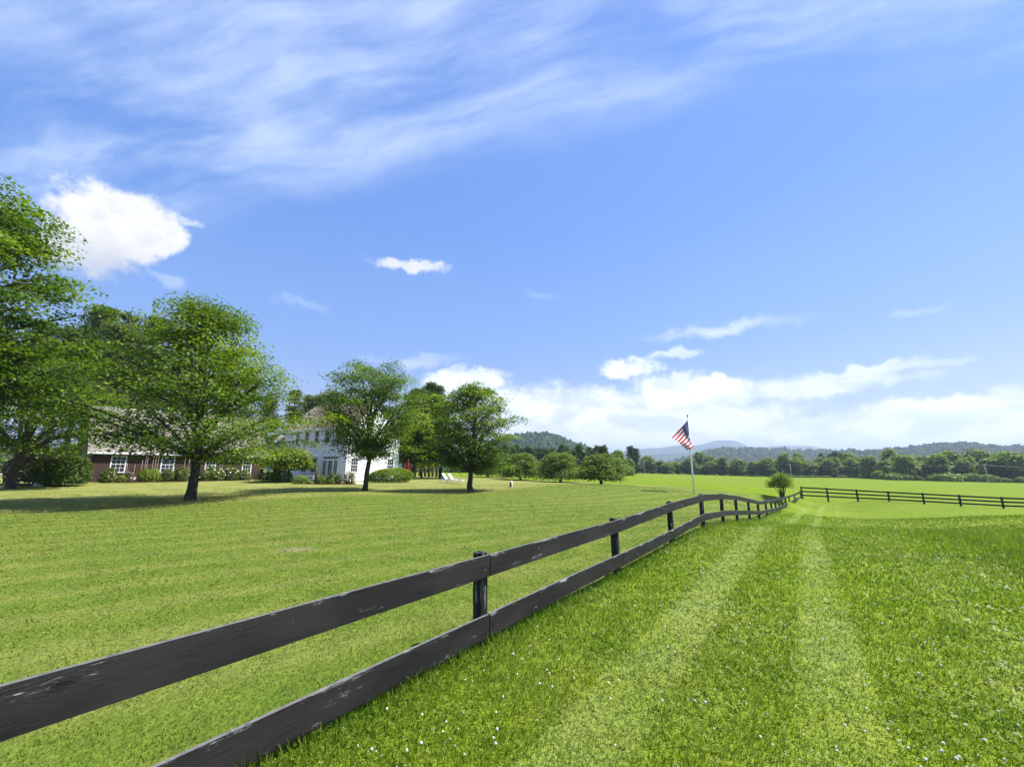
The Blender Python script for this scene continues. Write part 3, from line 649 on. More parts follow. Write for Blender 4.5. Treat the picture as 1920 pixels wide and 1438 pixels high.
# dark side door and the french door with its sidelights and transom
t1, t0 = wall_t(584, HC, hv), wall_t(593.5, HC, hv)
window(house, ho, HC, hv, -hw, t0, t1, zpx(589, 884, HC, hv), zpx(589, 857, HC, hv), 1, 2, .10)
zb, zt = zpx(620, 892, HC, hv), zpx(620, 864, HC, hv)
for a, b, nx, ny in ((606, 612, 2, 6), (616, 623.5, 2, 6), (627, 633, 2, 6)):
    t1, t0 = wall_t(a, HC, hv), wall_t(b, HC, hv)
    window(house, ho, HC, hv, -hw, t0, t1, zb + .12, zt, nx, ny, .13, .07, 'glazed_door', sash=False)
t1, t0 = wall_t(606, HC, hv), wall_t(633, HC, hv)
window(house, ho, HC, hv, -hw, t0, t1, zpx(620, 859.5, HC, hv), zpx(620, 856, HC, hv), 4, 1, .08, .06, 'transom_window')
for a, b, y0, y1 in ((658, 670, 868, 884), (726, 736.5, 868.5, 884)):
    t0, t1 = wall_t(a, HC, hw), wall_t(b, HC, hw)
    window(house, ho, HC, hw, -hv, t0, t1, zpx((a + b) / 2, y1, HC, hw), zpx((a + b) / 2, y0, HC, hw) + .5, 3, 4)
# barn: long wall facing the lawn
bu = unit(B1[:2] - B0[:2]); bn = np.array((bu[1], -bu[0])); BL = float(np.linalg.norm(B1[:2] - B0[:2])) + 1.2; BD = 9.2
barn = thing('barn', tuple(B0), 'brown vertical board barn with tan shingle roof and white windows', 'barn'); bo = tuple(B0)
bz0 = B0[2] - .5; bze = zpx(165, 842, B0, bu); bzr = P(160, 762, (B0[:2] - bn * BD / 2)[1])[2]
b0, b1 = B0[:2], at(B0, bu, BL); b2, b3 = b0 - bn * BD, b1 - bn * BD
mb = MB(); wall_quad(mb, b0, b1, bz0, bze, .2, bn); mb.build('wall', M['brown'], barn, False, bo)
mb = MB(); gable_wall(mb, b2, b0, bz0, bze, bzr, .2, -bu); mb.build('wall', M['brown'], barn, False, bo)
mb = MB(); gable_wall(mb, b1, b3, bz0, bze, bzr, .2, bu); wall_quad(mb, b3, b2, bz0, bze, .2, -bn); mb.build('wall', M['brown'], barn, False, bo)
mb = MB(); roof_pair(mb, b1, b0, -bn, BD, bze, bzr, .4); mb.build('roof', M['barnroof'], barn, False, bo)
mb = MB(); mb.box(B0, bu, bn, -.4, BL + .4, .30, .42, bze - .40, bze - .20); mb.build('fascia', M['trim'], barn, False, bo)
for a, b, y0, y1 in ((209, 234, 856, 884.5), (303.5, 325, 858, 884.5), (386.5, 403, 860, 884)):
    t0, t1 = wall_t(a, B0, bu), wall_t(b, B0, bu); m_ = (a + b) / 2
    window(barn, bo, B0, bu, bn, t0, t1, zpx(m_, y1, B0, bu), min(zpx(m_, y0, B0, bu), bze - .45), 3, 4, .10)
t0, t1 = wall_t(456, B0, bu), wall_t(470, B0, bu)
window(barn, bo, B0, bu, bn, t0, t1, zpx(463, 893, B0, bu), zpx(463, 865, B0, bu), 3, 4, .11, .06, 'glazed_door', sash=False)
for t in (2.6, 3.8):                                        # two small windows in the shaded gable end
    window(barn, bo, (b0[0], b0[1]), -bn, -bu, t, t + .6, B0[2] + 1.0, B0[2] + 2.0, 2, 4, .08)
# roof dormer
dt0, dt1 = wall_t(262, B0, bu, 820) + .6, wall_t(294, B0, bu, 820) + .9; rise = (bzr - bze) / (BD / 2); dset = 1.5; dz0 = bze + rise * dset
dorm = MB(); dorm.box(B0, bu, -bn, dt0, dt1, dset, dset + 2.2, dz0 - .3, dz0 + 1.35, along=0, high=0); dm = dorm.build('dormer', M['brown'], barn, False, bo)
mb = MB(); q0, q1 = at(B0, bu, dt0 - .25), at(B0, bu, dt1 + .25)
mb.slab([np.array((*(q0 - bn * (dset - .3)), dz0 + 1.36)), np.array((*(q1 - bn * (dset - .3)), dz0 + 1.36)), np.array((*(q1 - bn * (dset + 3.0)), dz0 + 2.3)), np.array((*(q0 - bn * (dset + 3.0)), dz0 + 2.3))], .12, along=0, high=0)
mb.build('dormer_roof', M['barnroof'], dm, False, bo)
for k in (0, 1):
    a = dt0 + .25 + k * (dt1 - dt0) / 2; b = a + (dt1 - dt0) / 2 - .4
    fr = MB(); of = at(B0, -bn, dset)
    for q in ((a, a + .08), (b - .08, b), ((a + b) / 2 - .03, (a + b) / 2 + .03)): fr.box(of, bu, bn, q[0], q[1], .004, .05, dz0 + .15, dz0 + 1.2)
    for q in (dz0 + .08, dz0 + .66, dz0 + 1.2): fr.box(of, bu, bn, a, b, .005, .045, q, q + .07)
    fr.build('window', M['trim'], dm, False, bo)
    pn = MB(); pn.box(of, bu, bn, a, b, .001, .012, dz0 + .15, dz0 + 1.2); pn.build('pane', M['glass'], dm, False, bo)
# low wing joining barn and house
W0 = b1 + np.array((0.2, 0.3)); W1 = np.array(at(HC, hv, 8.2)) + hw * 1.0; wu = unit(W1 - W0); wn = np.array((wu[1], -wu[0])); WL = float(np.linalg.norm(W1 - W0)); WD = 5.0
wz = g1(*W0) - .4; wze = bze - .1
wing = thing('connecting_wing', (W0[0], W0[1], wz + .4), 'low brown wing with open porch between barn and white house', 'house wing'); wo = tuple(wing.location)
mb = MB(); pd = 2.4
wall_quad(mb, W0 - wn * pd, W1 - wn * pd, wz, wze, .2, wn); mb.build('wall', M['brown'], wing, False, wo)
mb = MB(); wall_quad(mb, W1 - wn * pd, W1 - wn * (pd + WD), wz, wze, .2, wu); wall_quad(mb, W1 - wn * (pd + WD), W0 - wn * (pd + WD), wz, wze, .2, -wn); mb.build('wall', M['brown'], wing, False, wo)
mb = MB(); roof_pair(mb, W1, W0, -wn, pd + WD, wze, wze + 2.6, .3); mb.build('roof', M['barnroof'], wing, False, wo)
mb = MB(); mb.box(W0, wu, wn, -.3, WL + .3, .20, .30, wze - .30, wze - .12); mb.build('fascia', M['trim'], wing, False, wo)
for f_ in (.06, .5, .94):
    mb = MB(); mb.box(W0, wu, wn, WL * f_ - .07, WL * f_ + .07, -.12, .02, wz, wze - .05); mb.build('porch_post', M['greywood'], wing, False, wo)
ow = W0 - wn * pd
for a, b in ((523, 536),):
    t0, t1 = wall_t(a, ow, wu), wall_t(b, ow, wu)
    if t1 < t0: t0, t1 = t1, t0
    window(wing, wo, ow, wu, wn, t0, t1, wz + 1.5, wz + 2.6, 2, 4, .09)

# ------------------------------------------------------------------ trees
UP = np.array((0, 0, 1.0))
def bez(a, b, c, n):
    t = np.linspace(0, 1, n)[:, None]; return (1 - t) ** 2 * a + 2 * t * (1 - t) * b + t * t * c
def broadleaf(seed, H, R, cb, nb, ncl, nlv, leaf, tr, prof, asc=.75, flat_=.34, fork=None, csize=.105, lean=(0, 0), inner=.3, sx=1.0):
    """trunk with ascending limbs; leaves sit in flattened sprays along the outer part of every limb"""
    rng = np.random.default_rng(seed); tm, cm = MB(), MB()
    top = .80 * H; zs = np.linspace(-.3, top, 12)
    wx = np.cumsum(rng.normal(size=12)) * .008 * H + lean[0] * (zs / H); wy = np.cumsum(rng.normal(size=12)) * .008 * H + lean[1] * (zs / H); wx -= wx[1]; wy -= wy[1]
    f = np.clip(zs / top, 0, 1); rr = tr * (1 - f) ** .8 * .92 + .03; rr[0] = tr * 1.45; rr[1] = tr * 1.02 if zs[1] > .4 else tr * 1.15
    tp = np.stack([wx, wy, zs], 1); tm.tube(tp, rr, 10)
    def trunk_at(z): return np.array((np.interp(z, zs, wx), np.interp(z, zs, wy), z)), np.interp(z, zs, rr)
    Cc, Nn, Tt = [], [], []
    for b in range(nb):
        t = ((b + rng.uniform(.1, .9)) / nb); t = t ** .92
        az_ = b * 2.39996 + rng.normal() * .35; r = R * prof(t) * rng.uniform(.72, 1.08)
        ze_ = cb + (H - cb) * t + rng.normal() * .02 * H
        end = np.array((math.cos(az_) * r * sx + np.interp(min(ze_, top), zs, wx), math.sin(az_) * r + np.interp(min(ze_, top), zs, wy), ze_))
        za = float(np.clip(ze_ - r * asc * rng.uniform(.7, 1.25) - .03 * H, cb * .78, top * .97))
        p0, r0 = trunk_at(za); ctl = p0 + (end - p0) * np.array((.45, .45, 0)) + UP * (ze_ - za) * rng.uniform(.55, .85)
        path = bez(p0, ctl, end, 8); L = np.linalg.norm(end - p0)
        tm.tube(path, np.linspace(min(r0 * .62, .03 + L * .018), .012, 8), 5, False)
        side = np.array((-math.sin(az_), math.cos(az_), 0)); bt = rng.normal() * .17 + .10 * (t - .4)
        for c in range(ncl):
            s = inner + (1 - inner) * (c + rng.random()) / ncl; i_ = s * 7; i0 = min(int(i_), 6); q = path[i0] + (path[i0 + 1] - path[i0]) * (i_ - i0)
            w_ = L * .30 * (1.15 - s * .6) * rng.normal() * .9
            cpt = q + side * w_ + UP * (rng.normal() * .018 * H - abs(w_) * .10)
            if abs(w_) > .35: tm.tube([q, (q + cpt) / 2 + UP * .05 * abs(w_), cpt], [.016 + .003 * L, .012, .006], 3, False)
            k = max(8, int(nlv * rng.uniform(.5, 1.5))); cs = csize * R * rng.uniform(.75, 1.4) * 1.12; out = np.array((math.cos(az_), math.sin(az_), 0))
            d = rng.normal(size=(k, 3)) * np.array((cs, cs, cs * flat_ * .75)); d = d * np.minimum(1, 1.9 * cs / (np.linalg.norm(d, axis=1)[:, None] + 1e-6)); d[:, 2] -= (d[:, 0] ** 2 + d[:, 1] ** 2) / (cs * 6)
            nn = UP + out * .35 + rng.normal(size=(k, 3)) * .42
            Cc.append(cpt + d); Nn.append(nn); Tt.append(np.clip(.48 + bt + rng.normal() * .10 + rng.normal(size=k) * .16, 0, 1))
    Cc = np.concatenate(Cc); Nn = np.concatenate(Nn); Tt = np.concatenate(Tt)
    cm.leaves(Cc, Nn, leaf, leaf * .82, rng, 0, Tt)
    return tm, cm
def pine(seed, H, R, cb, ncl, nlv, leaf, tr, gap=.85):
    rng = np.random.default_rng(seed); tm, cm = MB(), MB()
    zs = np.linspace(-.3, H * .97, 10); wx = np.cumsum(rng.normal(size=10)) * .006 * H; wy = np.cumsum(rng.normal(size=10)) * .006 * H; wx -= wx[0]; wy -= wy[0]
    rr = tr * (1 - np.clip(zs / H, 0, 1)) ** .75 + .02; tm.tube(np.stack([wx, wy, zs], 1), rr, 8)
    Cc, Nn, Tt = [], [], []; z = cb
    while z < H * .985:
        t = (z - cb) / (H - cb); r0 = R * (1 - t) ** .62 * min(1, .55 + t * 2.2)
        for b in range(rng.integers(3, 6)):
            a_ = rng.uniform(0, 6.283); r = r0 * rng.uniform(.45, 1.15) + .25; p0 = np.array((np.interp(z, zs, wx), np.interp(z, zs, wy), z))
            e = p0 + np.array((math.cos(a_) * r, math.sin(a_) * r, r * rng.uniform(.05, .45))); ctl = (p0 + e) / 2 - UP * r * .12
            path = bez(p0, ctl, e, 5); tm.tube(path, np.linspace(.03 + r * .012, .01, 5), 4, False)
            for c in range(ncl):
                s = .3 + .7 * (c + rng.random()) / ncl; q = path[min(int(s * 4), 3)] * (1 - (s * 4 % 1)) + path[min(int(s * 4) + 1, 4)] * (s * 4 % 1)
                k = int(nlv * rng.uniform(.6, 1.4)); cs = .16 * R * rng.uniform(.7, 1.2)
                Cc.append(q + rng.normal(size=(k, 3)) * np.array((cs, cs, cs * .38)) + UP * cs * .2); Nn.append(UP * .8 + rng.normal(size=(k, 3)) * .7); Tt.append(np.clip(.45 + rng.normal() * .15 + rng.normal(size=k) * .17, 0, 1))
        z += gap * rng.uniform(.7, 1.3) * H / 20
    cm.leaves(np.concatenate(Cc), np.concatenate(Nn), leaf, leaf * .34, rng, 0, np.concatenate(Tt))
    return tm, cm
def bush_mesh(seed, rx, ry, rz, n, leaf, base=0.05, stems=9, lobes=6, droop=0.0, aspect=.7):
    rng = np.random.default_rng(seed); tm, cm = MB(), MB()
    lc = rng.normal(size=(lobes, 3)); lc /= np.linalg.norm(lc, axis=1)[:, None]; lc[:, 2] = abs(lc[:, 2]); la = rng.uniform(.1, .32, lobes)
    d = rng.normal(size=(n, 3)); d /= np.linalg.norm(d, axis=1)[:, None]; d[:, 2] = np.where(d[:, 2] < -.35, -d[:, 2], d[:, 2])
    k = 1 + (np.maximum(0, d @ lc.T - .6) * la * 2.2).sum(1) - .12 + rng.normal(size=n) * .05
    q = rng.random(n) ** .35 * .25 + .78
    p = d * np.array((rx, ry, rz)) * (k * q)[:, None]; p[:, 2] += rz * .42; p[:, 2] = np.maximum(p[:, 2] * (1 / 1.42) * 1.0, base)
    nn = d * 1.0 + UP * .5 + rng.normal(size=(n, 3)) * .55
    tt_ = np.clip(.5 + (k - 1) * .6 + rng.normal(size=n) * .2, 0, 1)
    cm.leaves(p, nn, leaf, leaf * aspect, rng, 0, tt_)
    for s in range(stems):
        a_ = s * 2.4; e = np.array((math.cos(a_) * rx * .6, math.sin(a_) * ry * .6, rz * .75)); tm.tube(bez(np.array((math.cos(a_) * .06, math.sin(a_) * .06, -.1)), e * np.array((.3, .3, .7)), e, 5), np.linspace(.02 + rz * .006, .006, 5), 4, False)
    return tm, cm
def plant(name, loc, meshes, leafm, label, cat, group=None, barkm='bark', crown='crown', trunk='trunk', rz=0.0):
    t = thing(name, loc, label, cat, group, rz)
    tm, cm = meshes
    tm.build(trunk, M[barkm], t, True); cm.build(crown, M[leafm], t, False)
    return t
def on(px, Y, py=900):
    r = ray(px, py); x = r[0] / r[1] * Y; return (x, Y, g1(x, Y))

cone = lambda t: max(.10, (1 - max(0, t) ** 1.5)) ** .75 * (.82 + .18 * min(1, t / .18)) if t < 1 else .1
dome = lambda t: max(.12, (1 - (abs(t - .36) / .66) ** 2.1)) ** .62 if t < 1.02 else .12
fan = lambda t: .34 + .66 * math.sin(min(1.0, max(0, t) / .55) * math.pi / 2) if t < .55 else max(.2, 1 - ((t - .55) / .45) ** 2 * .62)
vase = lambda t: max(.10, (1 - (abs(t - .55) / .60) ** 2.4)) ** .6 if abs(t - .55) < .6 else .10
wide = lambda t: max(.15, math.sqrt(max(0, 1 - (t * .97) ** 2)))
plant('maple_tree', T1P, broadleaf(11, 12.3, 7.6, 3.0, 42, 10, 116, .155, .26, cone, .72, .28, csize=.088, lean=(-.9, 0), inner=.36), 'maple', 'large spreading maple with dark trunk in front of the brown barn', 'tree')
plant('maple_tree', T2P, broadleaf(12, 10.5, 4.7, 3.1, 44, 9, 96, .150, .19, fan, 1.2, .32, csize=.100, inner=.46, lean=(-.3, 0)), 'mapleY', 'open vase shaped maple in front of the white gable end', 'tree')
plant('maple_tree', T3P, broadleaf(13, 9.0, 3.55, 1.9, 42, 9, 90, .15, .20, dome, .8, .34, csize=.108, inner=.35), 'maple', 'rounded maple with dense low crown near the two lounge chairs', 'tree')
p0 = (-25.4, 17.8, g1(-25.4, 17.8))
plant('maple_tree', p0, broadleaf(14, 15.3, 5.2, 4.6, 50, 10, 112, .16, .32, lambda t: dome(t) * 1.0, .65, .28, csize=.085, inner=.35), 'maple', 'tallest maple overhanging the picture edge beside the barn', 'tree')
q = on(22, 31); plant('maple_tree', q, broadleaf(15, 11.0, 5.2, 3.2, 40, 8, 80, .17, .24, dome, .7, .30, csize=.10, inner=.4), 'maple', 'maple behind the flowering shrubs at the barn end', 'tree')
q = on(826, 62, 892); plant('maple_tree', q, broadleaf(16, 12.5, 5.0, 2.6, 46, 8, 60, .30, .30, dome, .8, .36, csize=.11, lean=(-2.5, 0)), 'mapleY', 'bright green tree at the edge of the pine grove behind the lounge chairs', 'tree')
q = on(772, 58, 890); plant('maple_tree', q, broadleaf(26, 9.5, 3.3, 2.4, 36, 7, 56, .28, .2, dome, .9, .36, csize=.12), 'mapleY', 'yellow green tree right behind the red umbrella', 'tree')
# crabapples in a row along the lawn edge
for k, (c, H_, R_, lab) in enumerate(((CR[0], 4.2, 3.4, 'crabapple half hidden behind the rounded maple'), (CR[1], 4.1, 3.3, 'light green crabapple second in the row from the maple'),
                                      (CR[2], 4.05, 3.5, 'widest crabapple with a forked low trunk, third in the row'), (CR[3], 3.6, 3.35, 'end crabapple of the row, nearest the open field'))):
    plant('crabapple_tree', c, broadleaf(30 + k, H_, R_, .80, 56, 6, 44, .20, .17, wide, .45, .42, csize=.115, inner=.4), 'crab', lab, 'tree', 'crabapple trees along the lawn edge')
# weeping tree by the porch
q = on(540, 45.5, 897); plant('weeping_tree', q, broadleaf(41, 3.5, 2.75, 1.75, 40, 7, 46, .20, .12, wide, .5, .42, csize=.12, inner=.4), 'weep', 'pale green weeping tree by the porch of the wing', 'tree')
# pines: three built, the rest copies
pines = []
for s, (H_, R_, cb_) in enumerate(((22, 3.6, 8.0), (24, 3.2, 10.5), (19, 3.8, 6.0))):
    pines.append((pine(50 + s, H_, R_, cb_, 4, 26, .55, .30)))
pmesh = [(a.mesh('trunk', [M['pinebark']], True), b.mesh('crown', [M['pine']])) for a, b in pines]
def pine_at(px, Y, s, v, rz, lab, grp):
    loc = on(px, Y, 895); t = thing('pine_tree', loc, lab, 'tree', grp, rz); t.scale = (s, s, s)
    link('trunk', pmesh[v][0], t); link('crown', pmesh[v][1], t); return t
rng = np.random.default_rng(77)
for px, Y, s, v in ((-60, 60, 1.0, 0), (20, 66, 1.05, 1), (75, 58, 1.12, 2), (110, 64, 1.2, 0), (140, 62, 1.1, 1), (170, 60, 1.2, 2), (196, 66, 1.2, 0), (225, 62, 1.14, 2), (250, 68, 1.12, 1), (305, 74, 1.1, 0), (345, 64, .85, 2), (395, 70, .9, 1), (440, 72, .85, 0), (490, 74, .72, 2), (535, 76, .66, 1), (-160, 58, 1, 2), (-280, 50, 1, 1)):
    pine_at(px, Y, s, v, rng.uniform(0, 6), 'tall white pine standing behind the brown barn', 'pines behind the barn')
for px, Y, s, v in ((588, 74, .76, 2), (606, 80, .84, 2), (626, 76, .78, 2), (646, 84, .80, 2), (568, 82, .82, 2), (545, 80, .66, 2)):
    pine_at(px, Y, s, v, rng.uniform(0, 6), 'pine rising behind the white house roof', 'pines behind the white house')
for k, (px, Y, s, v) in enumerate(((762, 66, .70, 2), (778, 70, .74, 1), (790, 67, .76, 0), (797, 74, .80, 1), (804, 69, .78, 1), (811, 76, .8, 0), (818, 70, .76, 1), (755, 76, .8, 0), (770, 80, .82, 1), (786, 82, .82, 2))):
    pine_at(px, Y, s * .86, v, rng.uniform(0, 6), 'straight bare trunked pine in the grove right of the white house', 'pine grove beside the house')

# ------------------------------------------------------------------ far hedgerow and woodland, tree by tree
far_v = []
for s in range(6):
    R_ = (4.6, 5.2, 4.0, 5.6, 4.4, 3.8)[s]; H_ = (11, 12.5, 10, 11.5, 13.5, 9)[s]
    tm, cm = broadleaf(60 + s, H_, R_, .9, 34, 5, 16, .95, .28, (dome, wide, vase)[s % 3], .6, .55, csize=.15, inner=.35)
    far_v.append((tm.mesh('trunk', [M['bark']], True), cm.mesh('crown', [M['far']])))
far_p = []
for s in range(2):
    tm, cm = pine(70 + s, 14 + s * 2, 3.9, 1.2, 3, 12, 1.35, .25, 1.0); far_p.append((tm.mesh('trunk', [M['pinebark']], True), cm.mesh('crown', [M['farpine']])))
far_b = []
for s in range(3):
    tm, cm = bush_mesh(80 + s, 2.6, 2.4, 2.6, 900, .55, 0.05, 5); far_b.append((tm.mesh('stem', [M['bark']], True), cm.mesh('foliage', [M['far']])))
rng = np.random.default_rng(5)
def far_tree(kind, px, Y, s, lab, grp, squash=1.0, py=890):
    src = {'t': far_v, 'p': far_p, 'b': far_b}[kind]; v = src[rng.integers(len(src))]
    loc = on(px, Y, py); t = thing({'t': 'hedgerow_tree', 'p': 'woodland_pine', 'b': 'hedgerow_shrub'}[kind], (loc[0], loc[1], loc[2] - .1), lab, 'shrub' if kind == 'b' else 'tree', grp, rng.uniform(0, 6.28))
    v0, v1 = (.92, 1.06) if kind == 'p' else (.76, 1.20)
    t.scale = (s * rng.uniform(.8, 1.28), s * rng.uniform(.8, 1.28), s * squash * rng.uniform(v0, v1)); link('stem' if kind == 'b' else 'trunk', v[0], t); link('foliage' if kind == 'b' else 'crown', v[1], t)
lineY = lambda px: np.interp(px, [900, 1190, 1330, 1500, 1610, 1640, 1700, 1800, 1920, 2200], [265, 268, 262, 236, 228, 200, 186, 178, 170, 158])
for px in np.arange(1196, 1625, 15.0):
    far_tree('t', px + rng.normal() * 4, lineY(px) + 4 + rng.uniform(0, 8), rng.uniform(.72, 1.02), 'leafy tree in the hedgerow across the hay field', 'hedgerow trees across the field')
for px in np.arange(1200, 1640, 17.0):
    far_tree('t', px + rng.normal() * 6, lineY(px) + 26 + rng.uniform(0, 14), rng.uniform(.95, 1.2), 'leafy tree in the hedgerow across the hay field', 'hedgerow trees across the field')
for px in np.arange(1190, 1640, 9.0):
    far_tree('b', px + rng.normal() * 3, lineY(px) + rng.uniform(-1, 3), rng.uniform(.45, .95), 'low green shrub at the foot of the far hedgerow', 'shrubs along the far field edge', .8)
for px in np.arange(1640, 2080, 21.0):
    far_tree('t', px + rng.normal() * 6, lineY(px) + 5 + rng.uniform(0, 7), rng.uniform(.78, 1.02), 'broad tree in the shady wood edge behind the three rail fence', 'trees of the shady wood edge')
for px in np.arange(1630, 2100, 20.0):
    far_tree('t', px + rng.normal() * 6, lineY(px) + 20 + rng.uniform(0, 14), rng.uniform(1.0, 1.22), 'broad tree in the shady wood edge behind the three rail fence', 'trees of the shady wood edge')
for px in np.arange(1545, 1605, 9.0):
    far_tree('p', px + rng.normal() * 2, lineY(px) + 42 + rng.uniform(0, 8), rng.uniform(1.0, 1.15), 'dark pine top rising behind the hedgerow', 'pine tops behind the hedgerow')
for px in np.arange(1650, 2060, 26.0):
    far_tree('b', px + rng.normal() * 7, lineY(px) + rng.uniform(1, 3), rng.uniform(.6, 1.3), 'shrub in front of the shady wood edge', 'shrubs before the shady wood')
far_tree('b', 1676, lineY(1676) - 4, 1.25, 'round light green shrub standing out from the shady wood edge', None, .8)
far_tree('b', 1768, lineY(1768) - 1, 1.9, 'wide grey green shrub before the shady wood edge', None, .62)
for px in np.arange(950, 1150, 7.0):
    far_tree('p', px + rng.normal() * 3, 150 + rng.uniform(0, 8), rng.uniform(.58, .68), 'dark pine of the woodland behind the crabapples', 'woodland pines behind the crabapples')
for px in np.arange(880, 1140, 9.0):
    far_tree('p', px + rng.normal() * 3, 176 + rng.uniform(0, 12), rng.uniform(.70, .80), 'dark pine of the woodland behind the crabapples', 'woodland pines behind the crabapples')
for px, Y, s in ((1118, 150, .62), (1135, 156, .68), (1152, 158, .70), (1168, 162, .66), (1180, 168, .56), (1128, 170, .75), (1160, 176, .72)):
    far_tree('t', px, Y, s, 'leafy tree ending the pine woodland at the field', 'trees ending the pine woodland', 1.1)
for px in (1186, 1193):
    far_tree('p', px, 200, .8, 'single dark pine between woodland and hedgerow', 'pines ending the woodland')
for px in np.arange(830, 960, 10.0):
    far_tree('b', px, 190, rng.uniform(.7, 1.2), 'blue green shrub at the far field corner behind the maple', 'shrubs at the far field corner')
for px in np.arange(-700, 860, 46.0):
    far_tree('t', px + rng.normal() * 8, 150 + rng.uniform(0, 40), rng.uniform(.8, 1.1), 'tree of the wood behind the house and barn', 'wood behind the buildings')

# ------------------------------------------------------------------ two-rail board fence
fence = thing('board_fence', (FX[0], Y_POST[0], BASE_Z[0]), 'black painted two rail board fence running along the paddock', 'fence'); fo = tuple(fence.location)
rng = np.random.default_rng(9)
def fpt(k, zs):
    if k >= 0: return np.array((FX[k], Y_POST[k], zs[k]))
    d = np.array((FX[0] - FX[1], Y_POST[0] - Y_POST[1], 0)) * -k * -1.0
    d = np.array((FX[0], Y_POST[0], zs[0])) + np.array((FX[1] - FX[0], Y_POST[1] - Y_POST[0], 0)) * k
    return d + np.array((0, 0, (-.004, -.06)[k < -1]))
def board(mb, pts, hgt, thick, seed, off):
    pts = np.asarray(pts, float); n = len(pts); tg = np.gradient(pts[:, :2], axis=0); tg /= np.linalg.norm(tg, axis=1)[:, None]; nr = np.stack([tg[:, 1], -tg[:, 0]], 1)
    al = np.concatenate([[0], np.cumsum(np.linalg.norm(np.diff(pts, axis=0), axis=1))])
    bow = np.sin(np.linspace(0, math.pi, n)) * rng.normal() * .010; wav = np.convolve(rng.normal(size=n + 4), np.ones(5) / 5, 'valid') * .004
    V = []; AL = []; AC = []
    for (d, h) in ((off + thick, 0), (off + thick, 1), (off, 1), (off, 0)):
        V.append(np.stack([pts[:, 0] + nr[:, 0] * (d + bow), pts[:, 1] + nr[:, 1] * (d + bow), pts[:, 2] - hgt * (1 - h) + wav * (1 if h else .7)], 1)); AL.append(al); AC.append(np.full(n, float(h)))
    V = np.concatenate(V); q = []
    for f in range(4):
        g = (f + 1) % 4
        for i_ in range(n - 1): q.append((f * n + i_, f * n + i_ + 1, g * n + i_ + 1, g * n + i_))
    q += [(0, n, 2 * n, 3 * n), (4 * n - 1, 3 * n - 1, 2 * n - 1, n - 1)]
    mb.add(V, q, None, 0, along=np.concatenate(AL) + seed * 13.7, across=np.concatenate(AC), seed=seed * 1.0)
def span(ks, zs, gap=.006):
    pp = []
    for a, b in zip(ks[:-1], ks[1:]):
        A_, B_ = fpt(a, zs), fpt(b, zs); m_ = 10 if a < 6 else 4
        for t in np.linspace(0, 1, m_, endpoint=False): pp.append(A_ + (B_ - A_) * t)
    pp.append(fpt(ks[-1], zs)); pp = np.array(pp)
    d = pp[1] - pp[0]; pp[0] += d / np.linalg.norm(d) * gap; d = pp[-1] - pp[-2]; pp[-1] -= d / np.linalg.norm(d) * gap
    return pp
RH = .196
tops = [(-2, -1), (-1, 0), (0, 1, 2), (2, 3)] + [(k, k + 1) for k in range(3, 16)]
bots = [(-2, -1), (-1, 0)] + [(k, k + 1) for k in range(0, 16)]
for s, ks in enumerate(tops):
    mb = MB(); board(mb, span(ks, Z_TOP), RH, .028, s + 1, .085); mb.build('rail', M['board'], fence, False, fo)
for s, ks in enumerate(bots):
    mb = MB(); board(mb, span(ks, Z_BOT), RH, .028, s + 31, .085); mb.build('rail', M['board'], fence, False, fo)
def post(parent, org, x, y, z0, z1, r, ax, mt, sq=1.0):
    mb = MB(); n = 12; th = np.arange(n) * 2 * math.pi / n; rows = 7; pr = 1 + rng.normal(size=n) * .05; V = []
    lean_ = rng.normal(size=2) * .012
    for i_ in range(rows):
        z = z0 + (z1 - z0) * i_ / (rows - 1); k = r * pr * (1 + rng.normal(size=n) * .025) * (1.04 - .06 * i_ / rows)
        lx = np.sign(np.cos(th)) * abs(np.cos(th)) ** sq; ly = np.sign(np.sin(th)) * abs(np.sin(th)) ** sq
        V.append(np.stack([x + k * (lx * ax[0] - ly * ax[1]) + lean_[0] * i_ / rows, y + k * (lx * ax[1] + ly * ax[0]) + lean_[1] * i_ / rows, np.full(n, z) + (rng.normal(size=n) * .006 if i_ == rows - 1 else 0)], 1))
    V = np.concatenate(V + [np.array([[x + lean_[0], y + lean_[1], z1 + .006]])])
    q = [(i_ * n + j_, i_ * n + (j_ + 1) % n, (i_ + 1) * n + (j_ + 1) % n, (i_ + 1) * n + j_) for i_ in range(rows - 1) for j_ in range(n)]
    t = [((rows - 1) * n + j_, (rows - 1) * n + (j_ + 1) % n, rows * n) for j_ in range(n)]
    mb.add(V, q, t); return mb.build('post', mt, parent, False, org)
fdir = unit((FX[4] - FX[0], Y_POST[4] - Y_POST[0]))
for k in range(-2, 17):
    p = fpt(k, Z_TOP) if k < 0 else np.array((FX[k], Y_POST[k], Z_TOP[k])); zb_ = (0.0 if k < 0 else BASE_Z[k]) - .25
    post(fence, fo, p[0], p[1], zb_, p[2] + (.010 if k < 16 else .05), .062, fdir, M['post'], .62)
